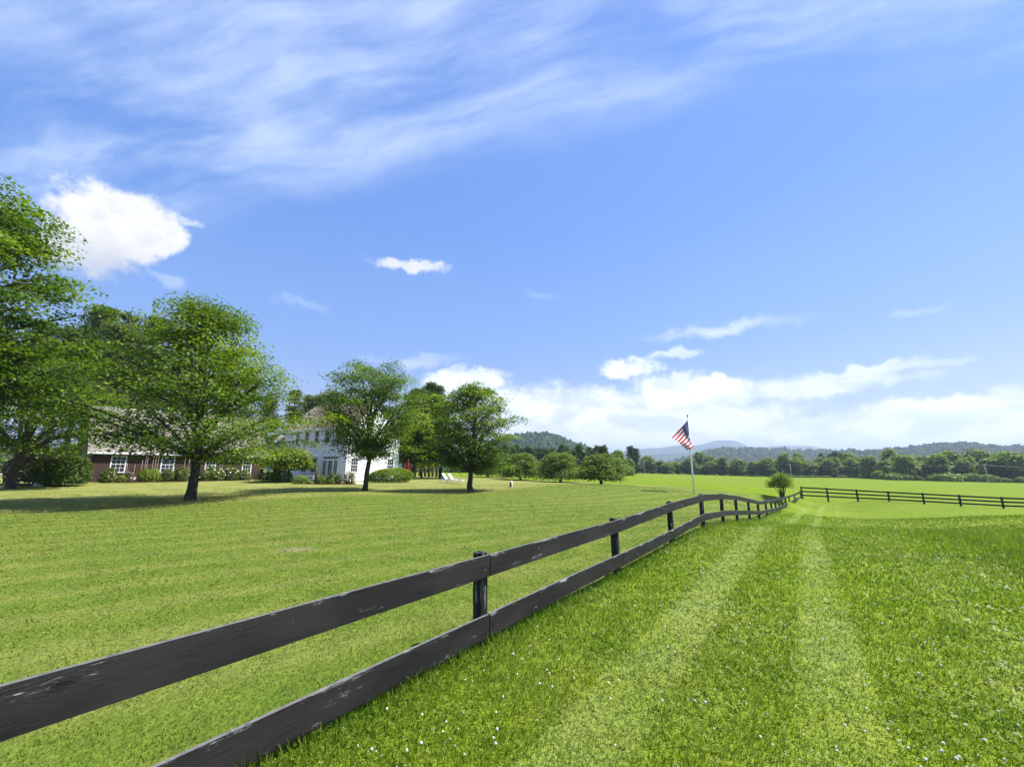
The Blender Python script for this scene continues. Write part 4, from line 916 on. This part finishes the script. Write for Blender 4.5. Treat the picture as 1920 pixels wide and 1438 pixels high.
# three-rail fence closing the far side
fence3 = thing('rail_fence', (F3[0][0] + .3, F3[0][1], F3[0][2]), 'black three rail fence closing the far end of the paddock', 'fence'); f3o = tuple(fence3.location)
f3d = unit((F3[6] - F3[0])[:2])
for k in range(len(F3)):
    sh = np.array((.3, 0.0)) if k == 0 else np.zeros(2)
    post(fence3, f3o, F3[k][0] + sh[0], F3[k][1] + sh[1], F3[k][2] - .3, F3T[k] + .04, .085, f3d, M['post'], .6)
    if k + 1 < len(F3):
        for fr_ in (1.0, .66, .32):
            A_ = np.array((F3[k][0] + sh[0], F3[k][1], F3[k][2] + (F3T[k] - F3[k][2]) * fr_)); B_ = np.array((F3[k + 1][0], F3[k + 1][1], F3[k + 1][2] + (F3T[k + 1] - F3[k + 1][2]) * fr_))
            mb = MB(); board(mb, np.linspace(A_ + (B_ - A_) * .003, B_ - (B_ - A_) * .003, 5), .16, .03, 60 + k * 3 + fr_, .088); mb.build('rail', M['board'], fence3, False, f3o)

# ------------------------------------------------------------------ flagpole and flag
FB = np.array(on(1302, 32, 928)); FT = P(1289, 784, 32)[2]
pole = thing('flagpole', tuple(FB), 'white flagpole with dark ball finial standing behind the fence', 'flagpole')
mb = MB(); Hp = FT - FB[2]; mb.tube([(0, 0, -.2), (0, 0, Hp * .35), (0, 0, Hp * .7), (0, 0, Hp)], [.065, .058, .046, .035], 12); mb.build('pole', M['polewhite'], pole, True)
mb = MB(); mb.blob((0, 0, Hp + .20), (.075, .075, .075), np.random.default_rng(1), 10, 6, 0); mb.tube([(0, 0, Hp), (0, 0, Hp + .16)], [.025, .02], 6); mb.build('finial', M['metal'], pole, True)
mb = MB(); mb.tube([(-.08, -.02, .9), (-.085, -.02, Hp * .6), (-.06, -.02, Hp - .05)], .006, 4); mb.build('halyard', M['whitepaint'], pole)
h1, h2, f1, f2 = (np.array(q) for q in (P(1290, 787, 31.93), P(1301, 834, 31.93), P(1260, 822, 31.35), P(1289, 844, 31.55)))
h1[0] = min(h1[0], FB[0] - .03); h2[0] = h1[0] + .02
def flag_pt(a, b, off=0.0):                                 # a along the fly, b down the hoist
    p = h1 * (1 - a) * (1 - b) + h2 * (1 - a) * b + f1 * a * (1 - b) + f2 * a * b
    # cloth bulges to the right of the pole near the lower hoist and folds along the fly
    wv = math.sin(a * 7.5 + b * 2.2) * .13 * a + math.sin(a * 14 - b * 3) * .03 * a
    curl = math.exp(-((a - 1) ** 2) / .03) * (1 - b) ** 2
    nrm = np.array((.25, -.95, .15))
    return p + nrm * (wv + off) + np.array((.30, -.1, 0)) * math.sin(math.pi * min(1, a * 1.1)) * .95 * b + np.array((-.10, 0, .02)) * curl
nu, nv = 30, 26; V = np.array([flag_pt(i_ / nu, j_ / nv) for j_ in range(nv + 1) for i_ in range(nu + 1)])
Q, QM = [], []
for j_ in range(nv):
    for i_ in range(nu):
        Q.append((j_ * (nu + 1) + i_, j_ * (nu + 1) + i_ + 1, (j_ + 1) * (nu + 1) + i_ + 1, (j_ + 1) * (nu + 1) + i_))
        QM.append(2 if (i_ < 12 and j_ < 14) else (0 if (j_ // 2) % 2 == 0 else 1))
fl = link('flag', mesh_np('flag', V - FB, Q, None, [M['fl_red'], M['fl_white'], M['fl_blue']], None, True, np.array(QM)), None, tuple(FB))
tag(fl, 'stars and stripes flag hanging slack from the top of the white pole', 'flag')
mb = MB()
for row in range(9):
    for c_ in range(6 if row % 2 == 0 else 5):
        a0 = (c_ * 2 + (1 if row % 2 == 0 else 2)) / 12 * .4; b0_ = (row + 1) / 10 * (7 / 13)
        for off in (.012, -.012):
            V = [flag_pt(a0, b0_, off)]
            for s in range(10):
                rr_ = (.0105 if s % 2 == 0 else .0045); th = math.pi / 2 + s * math.pi / 5
                V.append(flag_pt(a0 + rr_ * 1.25 * math.cos(th), b0_ - rr_ * 2.0 * math.sin(th), off))
            mb.add(V, None, [(0, 1 + s, 1 + (s + 1) % 10) for s in range(10)])
st_ = mb.build('stars', M['fl_white'], fl, False, tuple(FB)); st_['kind'] = 'stuff'

# ------------------------------------------------------------------ utility poles and wires
ends = []
for px, yb, yt, lab in ((1208.5, 887, 864, 'thin utility pole by the woodland corner'), (1484, 892, 869.5, 'utility pole at the hedgerow behind the lone bush'), (1856, 903, 871, 'leaning utility pole before the shady wood edge')):
    Y = float(lineY(px)) - 4; b = np.array(on(px, Y, yb)); zt_ = P(px - 3, yt, Y)[2]; lean_ = -.9 if px > 1800 else 0.0
    t = thing('utility_pole', tuple(b), lab, 'utility pole', 'utility poles across the field'); mb = MB()
    mb.tube([(0, 0, -.5), (lean_ * .5, 0, (zt_ - b[2]) * .5), (lean_, 0, zt_ - b[2])], [.20, .17, .14], 8); mb.build('pole', M['polewood'], t, True)
    mb = MB(); mb.box((lean_, 0), (1, 0), (0, 1), -.55, .55, -.06, .06, zt_ - b[2] - .35, zt_ - b[2] - .22); mb.build('crossarm', M['polewood'], t)
    ends.append(b + np.array((lean_, 0, zt_ - b[2] - .2)))
ends.append(np.array((ends[-1][0] + 70, ends[-1][1] - 14, ends[-1][2] - 1.5)))
for k in range(3):
    a, b = ends[k], ends[k + 1]; t = np.linspace(0, 1, 26)[:, None]; L = a + (b - a) * t; L[:, 2] -= (1 - (2 * t[:, 0] - 1) ** 2) * (2.0, 1.35, 1.0)[k]
    mb = MB(); mb.tube(L, .045 if k else .03, 5); o = mb.build('power_cable', M['wire'], None, True)
    tag(o, ('power cable from the woodland corner pole to the hedgerow pole', 'sagging power cable from the hedgerow pole to the leaning pole', 'power cable running on past the leaning pole')[k], 'cable')

# ------------------------------------------------------------------ shrubs, beds, garden things
q = on(1467, 45, 933); rngb = np.random.default_rng(4)
t = thing('vase_shrub', q, 'lone vase shaped shrub on many bare stems beside the fence corner', 'shrub'); t.scale = (.76, .76, 1.12)
tm, cm = MB(), MB(); Cc, Tt = [], []
for s in range(17):
    a_ = s * 2.4; r = rngb.uniform(.35, 1.35); e = np.array((math.cos(a_) * r * 1.05, math.sin(a_) * r, rngb.uniform(1.3, 2.25) - r * .15)); path = bez(np.array((math.cos(a_) * .22, math.sin(a_) * .22, -.1)), np.array((math.cos(a_) * r * .35, math.sin(a_) * r * .35, e[2] * .6)), e, 7)
    tm.tube(path, np.linspace(.05, .012, 7), 5, False)
    for c in range(5):
        ctr = path[6] * (.62 + .09 * c) + path[3] * (.38 - .09 * c) + rngb.normal(size=3) * np.array((.22, .22, .12)); k = 46
        Cc.append(ctr + rngb.normal(size=(k, 3)) * np.array((.24, .24, .17))); Tt.append(np.clip(.45 + rngb.normal() * .14 + rngb.normal(size=k) * .18, 0, 1))
Cc = np.concatenate(Cc); Cc[:, 2] = np.maximum(Cc[:, 2], .95); cm.leaves(Cc, UP * .7 + rngb.normal(size=Cc.shape) * .6, .15, .10, rngb, 0, np.concatenate(Tt)); tm.build('stem', M['bark'], t, True); cm.build('foliage', M['crab'], t)
def shrub(px, Y, rx, ry, rz, n, leaf, lm, lab, grp=None, seed=1, name='shrub', py=900, flowers=0, canes=0, cane_h=1.5, cat='shrub'):
    loc = on(px, Y, py); t = thing(name, loc, lab, cat, grp)
    tm, cm = bush_mesh(seed, rx, ry, rz, n, leaf); tm.build('stem', M['bark'], t, True); cm.build('foliage', M[lm], t)
    r_ = np.random.default_rng(seed + 500)
    if flowers:
        fm = MB(); d = r_.normal(size=(flowers, 3)); d /= np.linalg.norm(d, axis=1)[:, None]; d[:, 2] = abs(d[:, 2]) * .9 + .1
        for v in d: fm.blob(v * np.array((rx, ry, rz * .72)) * 1.02 + UP * rz * .28, np.array((.085, .085, .07)) * r_.uniform(.6, 1.2), r_, 6, 3, .12)
        fo_ = fm.build('flowers', M['petal'], t); fo_['kind'] = 'stuff'
    for c in range(canes):
        km = MB(); x = r_.uniform(-rx, rx) * .9; y = r_.uniform(-ry, ry) * .5; h = cane_h * r_.uniform(.75, 1.1); km.tube([(x, y, 0), (x + r_.normal() * .02, y, h * .5), (x + r_.normal() * .05, y, h)], .022, 5); km.build('cane', M['cane'], t)
    return t
shrub(64, 35, 1.9, 1.4, 2.5, 6000, .20, 'shrubtan', 'tan and white flowering shrub at the barn end, far side', None, 101, py=905)
shrub(112, 34.5, 1.65, 1.4, 2.1, 7000, .18, 'shrub', 'large rounded green shrub beside the barn corner', None, 102, py=905)
bedY = lambda px: float(B0[1] + bu[1] * wall_t(px, B0, bu) - .75)
for k, (px, rx, rz, n, lm, fl_, cn, ch, lab) in enumerate((
    (202, .62, 1.1, 1500, 'shrub', 14, 3, 1.5, 'white flowering bush under the first barn window'),
    (228, .40, .62, 700, 'hedge', 0, 0, 0, 'small round yellow green bush by the barn wall'),
    (243, .42, .85, 700, 'shrubtan', 8, 2, 1.6, 'pale flowering bush with two bare canes by the barn'),
    (275, .72, 1.25, 1700, 'hedge', 0, 6, 2.6, 'bright green bush under tall bare canes by the barn'),
    (297, .40, .5, 600, 'shrub', 0, 0, 0, 'low dark bush left of the second barn window'),
    (313, .62, 1.1, 900, 'shrub', 4, 4, 1.5, 'thin grey green bush below the second barn window'),
    (342, .85, 1.35, 1500, 'shrub', 6, 5, 2.8, 'loose green bush with tall canes behind the big maple trunk'),
    (380, .55, .8, 700, 'shrub', 6, 4, 1.7, 'thin bush with reddish canes right of the big maple trunk'),
    (403, .95, 1.3, 1700, 'shrub', 26, 2, 2.6, 'bush covered in white blossoms below the third barn window'),
    (430, .95, 1.4, 1700, 'shrub', 28, 0, 0, 'white blossoming bush between third window and barn door'),
    (455, .80, 1.05, 1400, 'shrub', 4, 0, 0, 'round green bush before the white barn door'),
    (505, 1.2, .95, 1600, 'shrub', 6, 0, 0, 'low dark spreading bush in front of the porch'),
    (528, 1.1, 1.0, 1600, 'hedge', 0, 0, 0, 'fresh green hosta mound under the weeping tree'))):
    Y = bedY(px) if px < 470 else 45.5
    shrub(px, Y, rx, rx * .75, rz, n, .13, lm, lab, 'bed plants along barn and porch', 110 + k, flowers=fl_, canes=cn, cane_h=ch, name='garden_bush')
hY = 42.8
for k, (px, rx, rz, lm, lab) in enumerate(((566, .85, .75, 'hedge', 'light green mound left of the patio bench'), (606, .8, .6, 'shrub', 'low green mound before the french door'), (626.5, .5, .55, 'hedge', 'small lime mound between two columnar shrubs'))):
    shrub(px, hY, rx, .6, rz, 900, .12, lm, lab, 'mounds in the patio bed', 140 + k, name='garden_bush')
for k, (px, lab) in enumerate(((594, 'columnar yew at the right end of the patio bench'), (621, 'columnar yew below the french door'), (635, 'columnar yew right of the french door'), (649.5, 'columnar yew at the white house corner'), (659.5, 'columnar yew before the gable end window'))):
    shrub(px, hY - .1, .30, .30, 1.05, 800, .09, 'thuja', lab, 'columnar shrubs along the patio', 150 + k, name='columnar_shrub')
# rounded hedge before the gable end
hq = on(727, 45.6, 903); t = thing('hedge', hq, 'rounded yellow green clipped hedge before the white gable end', 'hedge')
tm, cm = bush_mesh(161, 2.35, .95, 1.35, 9000, .13, .05, 0, 5); r_ = np.random.default_rng(3)
for s in range(14): x = -1.9 + s * .29; tm.tube([(x, 0, -.1), (x + r_.normal() * .05, r_.normal() * .1, .7)], [.03, .012], 4, False)
tm.build('stem', M['bark'], t); cm.build('foliage', M['hedge'], t)
# mulch bed, patio path, driveway: thin sheets laid 2 cm over the land
def strip(name, pts_px, material, label, lift=.03):
    pts = [np.array(on(px, Y)) for px, Y in pts_px]; n = len(pts) // 2; mb = MB(); a, b = pts[:n], pts[n:][::-1]
    A_ = np.array([a[0] + 0 * a[0]]); rows = []
    for s in np.linspace(0, 1, 7):
        rr_ = []
        for i_ in range(n - 1):
            for u in np.linspace(0, 1, 6, endpoint=False):
                p = (a[i_] * (1 - u) + a[i_ + 1] * u) * (1 - s) + (b[i_] * (1 - u) + b[i_ + 1] * u) * s; rr_.append(p)
        rr_.append(a[-1] * (1 - s) + b[-1] * s); rows.append(rr_)
    V = np.array(rows); V[..., 2] = G(V[..., 0], V[..., 1]).reshape(V.shape[:2]) + lift; R_, C_ = V.shape[:2]
    q = [(r * C_ + c, r * C_ + c + 1, (r + 1) * C_ + c + 1, (r + 1) * C_ + c) for r in range(R_ - 1) for c in range(C_ - 1)]
    return tag(link(name, mesh_np(name, V.reshape(-1, 3), q, None, [material], None, True)), label, kind='structure')
strip('garden_bed', [(552, 42.2), (600, 41.7), (668, 41.9), (664, 44.6), (600, 43.9), (550, 44.2)], M['mulch'], 'brown mulch bed before the patio')
strip('garden_bed', [(190, bedY(190) - .6), (330, bedY(330) - .7), (470, bedY(470) - .7), (470, bedY(470) + .7), (330, bedY(330) + .7), (190, bedY(190) + .7)], M['mulch'], 'brown planting bed along the barn wall')
strip('path', [(668, 42.6), (684, 41.8), (692, 42.4), (680, 46.0), (672, 45.4), (664, 44.9)], M['drive'], 'pale path by the gable end')
strip('driveway', [(-220, 52), (-60, 52), (45, 52), (45, 56), (-60, 56), (-220, 56)], M['drive'], 'pale gravel drive beyond the tall maple')
# red umbrella
uq = on(763.5, 49.5, 899); t = thing('patio_umbrella', uq, 'closed red patio umbrella on a dark pole right of the hedge', 'umbrella'); t.scale = (.85, .85, .9)
mb = MB(); mb.tube([(0, 0, -.1), (.02, 0, 2.75)], .028, 8); mb.build('pole', M['metal'], t, True)
mb = MB(); th = np.arange(16) * 2 * math.pi / 16; rows = []
for z, r in ((.95, .15), (1.1, .18), (1.5, .16), (2.0, .12), (2.4, .075), (2.72, .025)): rows.append(np.stack([np.cos(th) * r * (1 + .28 * (np.arange(16) % 2 * 2 - 1)), np.sin(th) * r * (1 + .28 * (np.arange(16) % 2 * 2 - 1)), np.full(16, z) - .05 * (np.arange(16) % 2) * (z < 1)], 1))
V = np.concatenate(rows + [np.array([(0, 0, 2.74)])]); mb.add(V, [(i_ * 16 + j_, i_ * 16 + (j_ + 1) % 16, i_ * 16 + 16 + (j_ + 1) % 16, i_ * 16 + 16 + j_) for i_ in range(5) for j_ in range(16)], [(80 + j_, 80 + (j_ + 1) % 16, 96) for j_ in range(16)]); mb.build('canopy', M['red'], t)
mb = MB(); mb.tube([(0, 0, 0), (0, 0, .08)], [.25, .22], 12); mb.build('base', M['metal'], t)
# two lounge chairs on the lawn
def lounger(loc, rz, lab):
    t = thing('lounge_chair', loc, lab, 'lounge chair', 'white lounge chairs on the lawn', rz)
    X, Yv = (1, 0), (0, 1); mb = MB()
    for s in (-.32, .28): mb.box((0, 0), X, Yv, -.95, .95, s, s + .04, .28, .34)
    for s in (-.95, .91): mb.box((0, 0), X, Yv, s, s + .04, -.28, .28, .281, .339)
    mb.build('frame', M['whitepaint'], t)
    for x in (-.85, .82):
        for y in (-.318, .282): m2 = MB(); m2.box((0, 0), X, Yv, x, x + .05, y, y + .036, 0, .285); m2.build('leg', M['whitepaint'], t)
    for k in range(9): m2 = MB(); x = -.22 + k * .13; m2.box((0, 0), X, Yv, x, x + .10, -.28, .28, .342, .362); m2.build('slat', M['whitepaint'], t)
    m2 = MB(); c_, s_ = math.cos(2.25), math.sin(2.25)
    for k in range(6):
        a0, a1 = .04 + k * .13, .14 + k * .13; o = np.array((-.25, 0, .36))
        pt = lambda a, y, d: o + np.array((c_ * a - s_ * d, y, s_ * a + c_ * d * -1))
        m2.slab([pt(a0, -.28, 0), pt(a1, -.28, 0), pt(a1, .28, 0), pt(a0, .28, 0)], .022)
    m2.build('backrest', M['whitepaint'], t)
    m2 = MB(); m2.tube([(-.72, -.2, .86), (-.80, -.2, .31)], .015, 6); m2.tube([(-.72, .2, .86), (-.80, .2, .31)], .015, 6); m2.build('brace', M['whitepaint'], t)
lq = on(853, 45, 905); lounger(lq, -.35, 'white slatted lounge chair nearer the rounded maple')
lq = on(841, 46.2, 903); lounger(lq, -.35, 'white slatted lounge chair farther from the rounded maple')
# stones
sq = on(958.5, 38, 916); t = thing('marker_stone', sq, 'pale upright stone with a dark face alone on the lawn', 'stone'); t.scale = (.8, .8, .85); r_ = np.random.default_rng(8)
mb = MB(); mb.blob((0, 0, .22), (.21, .17, .42), r_, 12, 8, .05); mb.build('stone', M['rock'], t, True)
mb = MB(); mb.blob((-.05, -.10, .20), (.13, .09, .30), r_, 10, 6, .03); mb.build('face', M['darkstone'], t, True)
wq = on(72, 33.5, 909.5); mb = MB(); r_ = np.random.default_rng(12); mb.blob((0, 0, .12), (.34, .26, .26), r_, 9, 6, .10); o = mb.build('boulder', M['rock'], None); o.location = wq; tag(o, 'small white boulder on the lawn by the flowering shrub', 'rock')
# bench with a table on the patio
pq = on(584, 43.6, 900); t = thing('patio_table', pq, 'white patio table standing before the house front', 'table'); X, Yv = (1, 0), (0, 1)
mb = MB(); mb.box((0, 0), X, Yv, -.62, .62, -.35, .35, .70, .74); mb.build('tabletop', M['whitepaint'], t)
for x in (-.55, .50):
    for y in (-.30, .25): m2 = MB(); m2.box((0, 0), X, Yv, x, x + .05, y, y + .05, 0, .699); m2.build('leg', M['whitepaint'], t)
cq = on(589, 43.0, 901); t = thing('patio_chair', cq, 'small white patio chair beside the patio table', 'chair')
mb = MB(); mb.box((0, 0), X, Yv, -.24, .24, -.24, .24, .40, .44); mb.build('seat', M['whitepaint'], t); mb = MB(); mb.box((0, 0), X, Yv, -.24, .24, .20, .24, .441, .85); mb.build('backrest', M['whitepaint'], t)
for x in (-.23, .19):
    for y in (-.23, .19): m2 = MB(); m2.box((0, 0), X, Yv, x, x + .04, y, y + .04, 0, .399); m2.build('leg', M['whitepaint'], t)

# ------------------------------------------------------------------ grass: blades thin out and grow coarser with distance
def blades(name, N, seed, region, label, rmin=1.3, rmax=44.0, hscale=1.0):
    rng = np.random.default_rng(seed)
    u_ = rng.random(N); r = rmin * (rmax / rmin) ** (u_ * (1.15 - .15 * u_) if rmax > 31 else u_); a = rng.uniform(-1.15, 1.15, N); x, y = r * np.sin(a), r * np.cos(a)
    d = d_attrs(x, y); keep = region(x, y, d); x, y, r = x[keep], y[keep], r[keep]; d = {k_: v[keep] for k_, v in d.items()}; n = len(x)
    z = G(x, y); cl = np.sin(x * 5.1 + np.sin(y * 3.3) * 2) * np.sin(y * 4.7 + np.sin(x * 2.9) * 2)
    lawn = d['d_fence'] < 0
    track = np.minimum(abs(d['d_fence'] - 1.48), abs(d['d_fence'] - 2.75)) < .26
    h = np.where(lawn, .019, .043) * (1 + .25 * cl) * rng.uniform(.55, 1.35, n); h = np.where(track & ~lawn, h * .6, h)
    nearf = np.exp(-(d['d_fence'] / .22) ** 2); h *= 1 + nearf * np.where(lawn, .9, 1.5) * (rng.random(n) < .6)
    h *= 1 + d['rough_grass'] * rng.uniform(.6, 2.2, n)
    h *= hscale * (1 + np.clip(r - 6, 0, 30) * .010)
    wd = np.where(lawn, .85, 1.0) * np.clip(.0022 * r, .0042, .05) * rng.uniform(.7, 1.4, n) * np.where(d['rough_grass'] > .5, .75, 1.0)
    th = rng.uniform(0, 6.283, n); sx_, sy_ = np.cos(th), np.sin(th); lt = rng.uniform(0, 6.283, n); ll = h * rng.uniform(.15, .95, n); lx, ly = np.cos(lt) * ll, np.sin(lt) * ll
    quad_only = rmax > 31
    b = np.stack([x, y, z - .006], 1); sd = np.stack([sx_, sy_, np.zeros(n)], 1) * wd[:, None] / 2
    m_ = b + np.stack([lx * .35, ly * .35, h * .62], 1); tp = b + np.stack([lx, ly, h], 1)
    V = np.stack([b - sd, b + sd, m_ + sd * .8, m_ - sd * .8, tp], 1).reshape(-1, 3); bi = np.arange(n)[:, None] * 5
    Q = bi + np.array((0, 1, 2, 3)); T = bi + np.array((3, 2, 4))
    if quad_only:                                            # short turf: one tapered quad per blade
        V = np.stack([b - sd, b + sd, tp + sd * .3, tp - sd * .3], 1).reshape(-1, 3); Q = np.arange(4 * n).reshape(-1, 4); T = None
    vn = 4 if quad_only else 5
    at_ = {k_: np.repeat(v, vn) for k_, v in d.items()}
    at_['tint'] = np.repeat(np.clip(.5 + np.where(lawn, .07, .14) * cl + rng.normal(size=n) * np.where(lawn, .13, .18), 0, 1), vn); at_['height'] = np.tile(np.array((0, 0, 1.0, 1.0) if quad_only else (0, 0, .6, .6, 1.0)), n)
    return tag(link(name, mesh_np(name, V, Q, T, [M['blade']], at_)), label, kind='stuff')
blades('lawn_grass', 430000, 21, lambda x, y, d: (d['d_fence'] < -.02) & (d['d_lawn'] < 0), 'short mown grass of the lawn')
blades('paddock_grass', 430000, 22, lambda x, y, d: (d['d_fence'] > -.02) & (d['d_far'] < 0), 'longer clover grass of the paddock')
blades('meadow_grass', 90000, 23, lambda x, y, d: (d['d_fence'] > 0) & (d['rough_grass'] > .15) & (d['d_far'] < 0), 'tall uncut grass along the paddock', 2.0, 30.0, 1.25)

# clover leaves: little three-part leaves lying in the paddock grass
rng = np.random.default_rng(31); N = 42000
r = np.exp(rng.uniform(math.log(1.3), math.log(16), N)); a = rng.uniform(-1.2, 1.2, N); x, y = r * np.sin(a), r * np.cos(a); d = d_attrs(x, y)
pat = np.sin(x * 1.7 + 1.3 * np.sin(y * 1.1)) * np.sin(y * 1.9 + np.sin(x * 1.3)) + rng.normal(size=N) * .5
keep = (d['d_fence'] > .0) & (pat > .12) & (d['rough_grass'] < .6); x, y, r = x[keep], y[keep], r[keep]; n = len(x); z = G(x, y) + rng.uniform(.02, .06, n)
s = np.clip(.0036 * r, .009, .03)[:, None] * rng.uniform(.8, 1.3, (n, 1)); ph = rng.uniform(0, 6.28, n); tl = rng.normal(size=(n, 2)) * .35; VV = []
for k in range(3):
    a0 = ph + k * 2.094
    def cp(rr_, da): xx, yy = np.cos(a0 + da) * rr_ * s[:, 0], np.sin(a0 + da) * rr_ * s[:, 0]; return np.stack([x + xx, y + yy, z + xx * tl[:, 0] + yy * tl[:, 1]], 1)
    VV.append(np.stack([cp(.1, 0), cp(.85, -.62), cp(1.15, 0), cp(.85, .62)], 1))
V = np.concatenate(VV).reshape(-1, 3); dd = d_attrs(np.tile(np.repeat(x, 4), 3), np.tile(np.repeat(y, 4), 3))
dd['tint'] = np.tile(np.repeat(np.clip(.5 + rng.normal(size=n) * .18, 0, .9), 4), 3); dd['height'] = np.full(len(V), .75)
tag(link('clover_leaves', mesh_np('clover_leaves', V, np.arange(len(V)).reshape(-1, 4), None, [M['blade']], dd)), 'clover leaves growing in the paddock grass', kind='stuff')
# clover blossoms: the 300 that show largest are things, the rest one mass
fm = MB(); r_ = np.random.default_rng(2); fm.blob((0, 0, .072), (.0135, .0135, .0115), r_, 8, 5, .10, 0); fm.tube([(0, 0, -.01), (.004, 0, .035), (0, 0, .064)], .0016, 4, False, 1)
cf = fm.mesh('clover_flower', [M['petal'], M['blade']])
N = 3300; r = np.exp(rng.uniform(math.log(2.4), math.log(30), N)); a = rng.uniform(-.92, .92, N); x, y = r * np.sin(a), r * np.cos(a); d = d_attrs(x, y)
pat = np.sin(x * 1.1 + 1.9 * np.sin(y * .9)) * np.sin(y * 1.3 + 1.5 * np.sin(x * .8)) + rng.normal(size=N) * .8
dens = np.clip((d['d_fence'] - .15) / .5, 0, 1) * (1 - .75 * np.clip((d['d_fence'] - 5) / 2, 0, 1)) * np.clip((34 - y) / 12, 0, 1)
keep = (d['d_fence'] > .15) & (rng.random(N) < dens) & (pat > .05); x, y, r = x[keep], y[keep], r[keep]
o_ = np.argsort(r); x, y, r = x[o_], y[o_], r[o_]; z = G(x, y); sc_ = rng.uniform(.38, .72, len(x)) * (1 + np.clip(r - 8, 0, 20) * .05)
first = None
for k in range(min(300, len(x))):
    o = bpy.data.objects.new('clover_flower', cf); C.objects.link(o); o.location = (x[k], y[k], z[k] - rng.uniform(0, .03)); o.rotation_euler = (rng.normal() * .15, rng.normal() * .15, rng.uniform(0, 6)); o.scale = (sc_[k],) * 3
    tag(o, 'white clover blossom in the paddock grass', 'flower', 'white clover blossoms in the paddock')
mb = MB()
for k in range(300, len(x)): mb.blob((x[k], y[k], z[k] + .06), np.array((.0135, .0135, .011)) * sc_[k], rng, 6, 3, .1)
if len(x) > 300: tag(mb.build('clover_blossoms', M['petal']), 'scattered white clover blossoms farther off in the paddock', kind='stuff')
print('FLOWERS', len(x))

# ------------------------------------------------------------------ air
m, n = mat('haze_air'); v = n.node('ShaderNodeVolumePrincipled'); v.inputs['Color'].default_value = (.66, .79, 1.0, 1.0); v.inputs['Density'].default_value = 2.2e-4; v.inputs['Anisotropy'].default_value = .25
o = n.node('ShaderNodeOutputMaterial'); n.l.new(v.outputs[0], o.inputs['Volume'])
mb = MB(); mb.box((0, 0), (1, 0), (0, 1), -8900, 8900, -8900, 8900, -12.5, 400); hz = mb.build('haze', m); hz['kind'] = 'stuff'; hz['label'] = 'thin blue summer haze over the land'
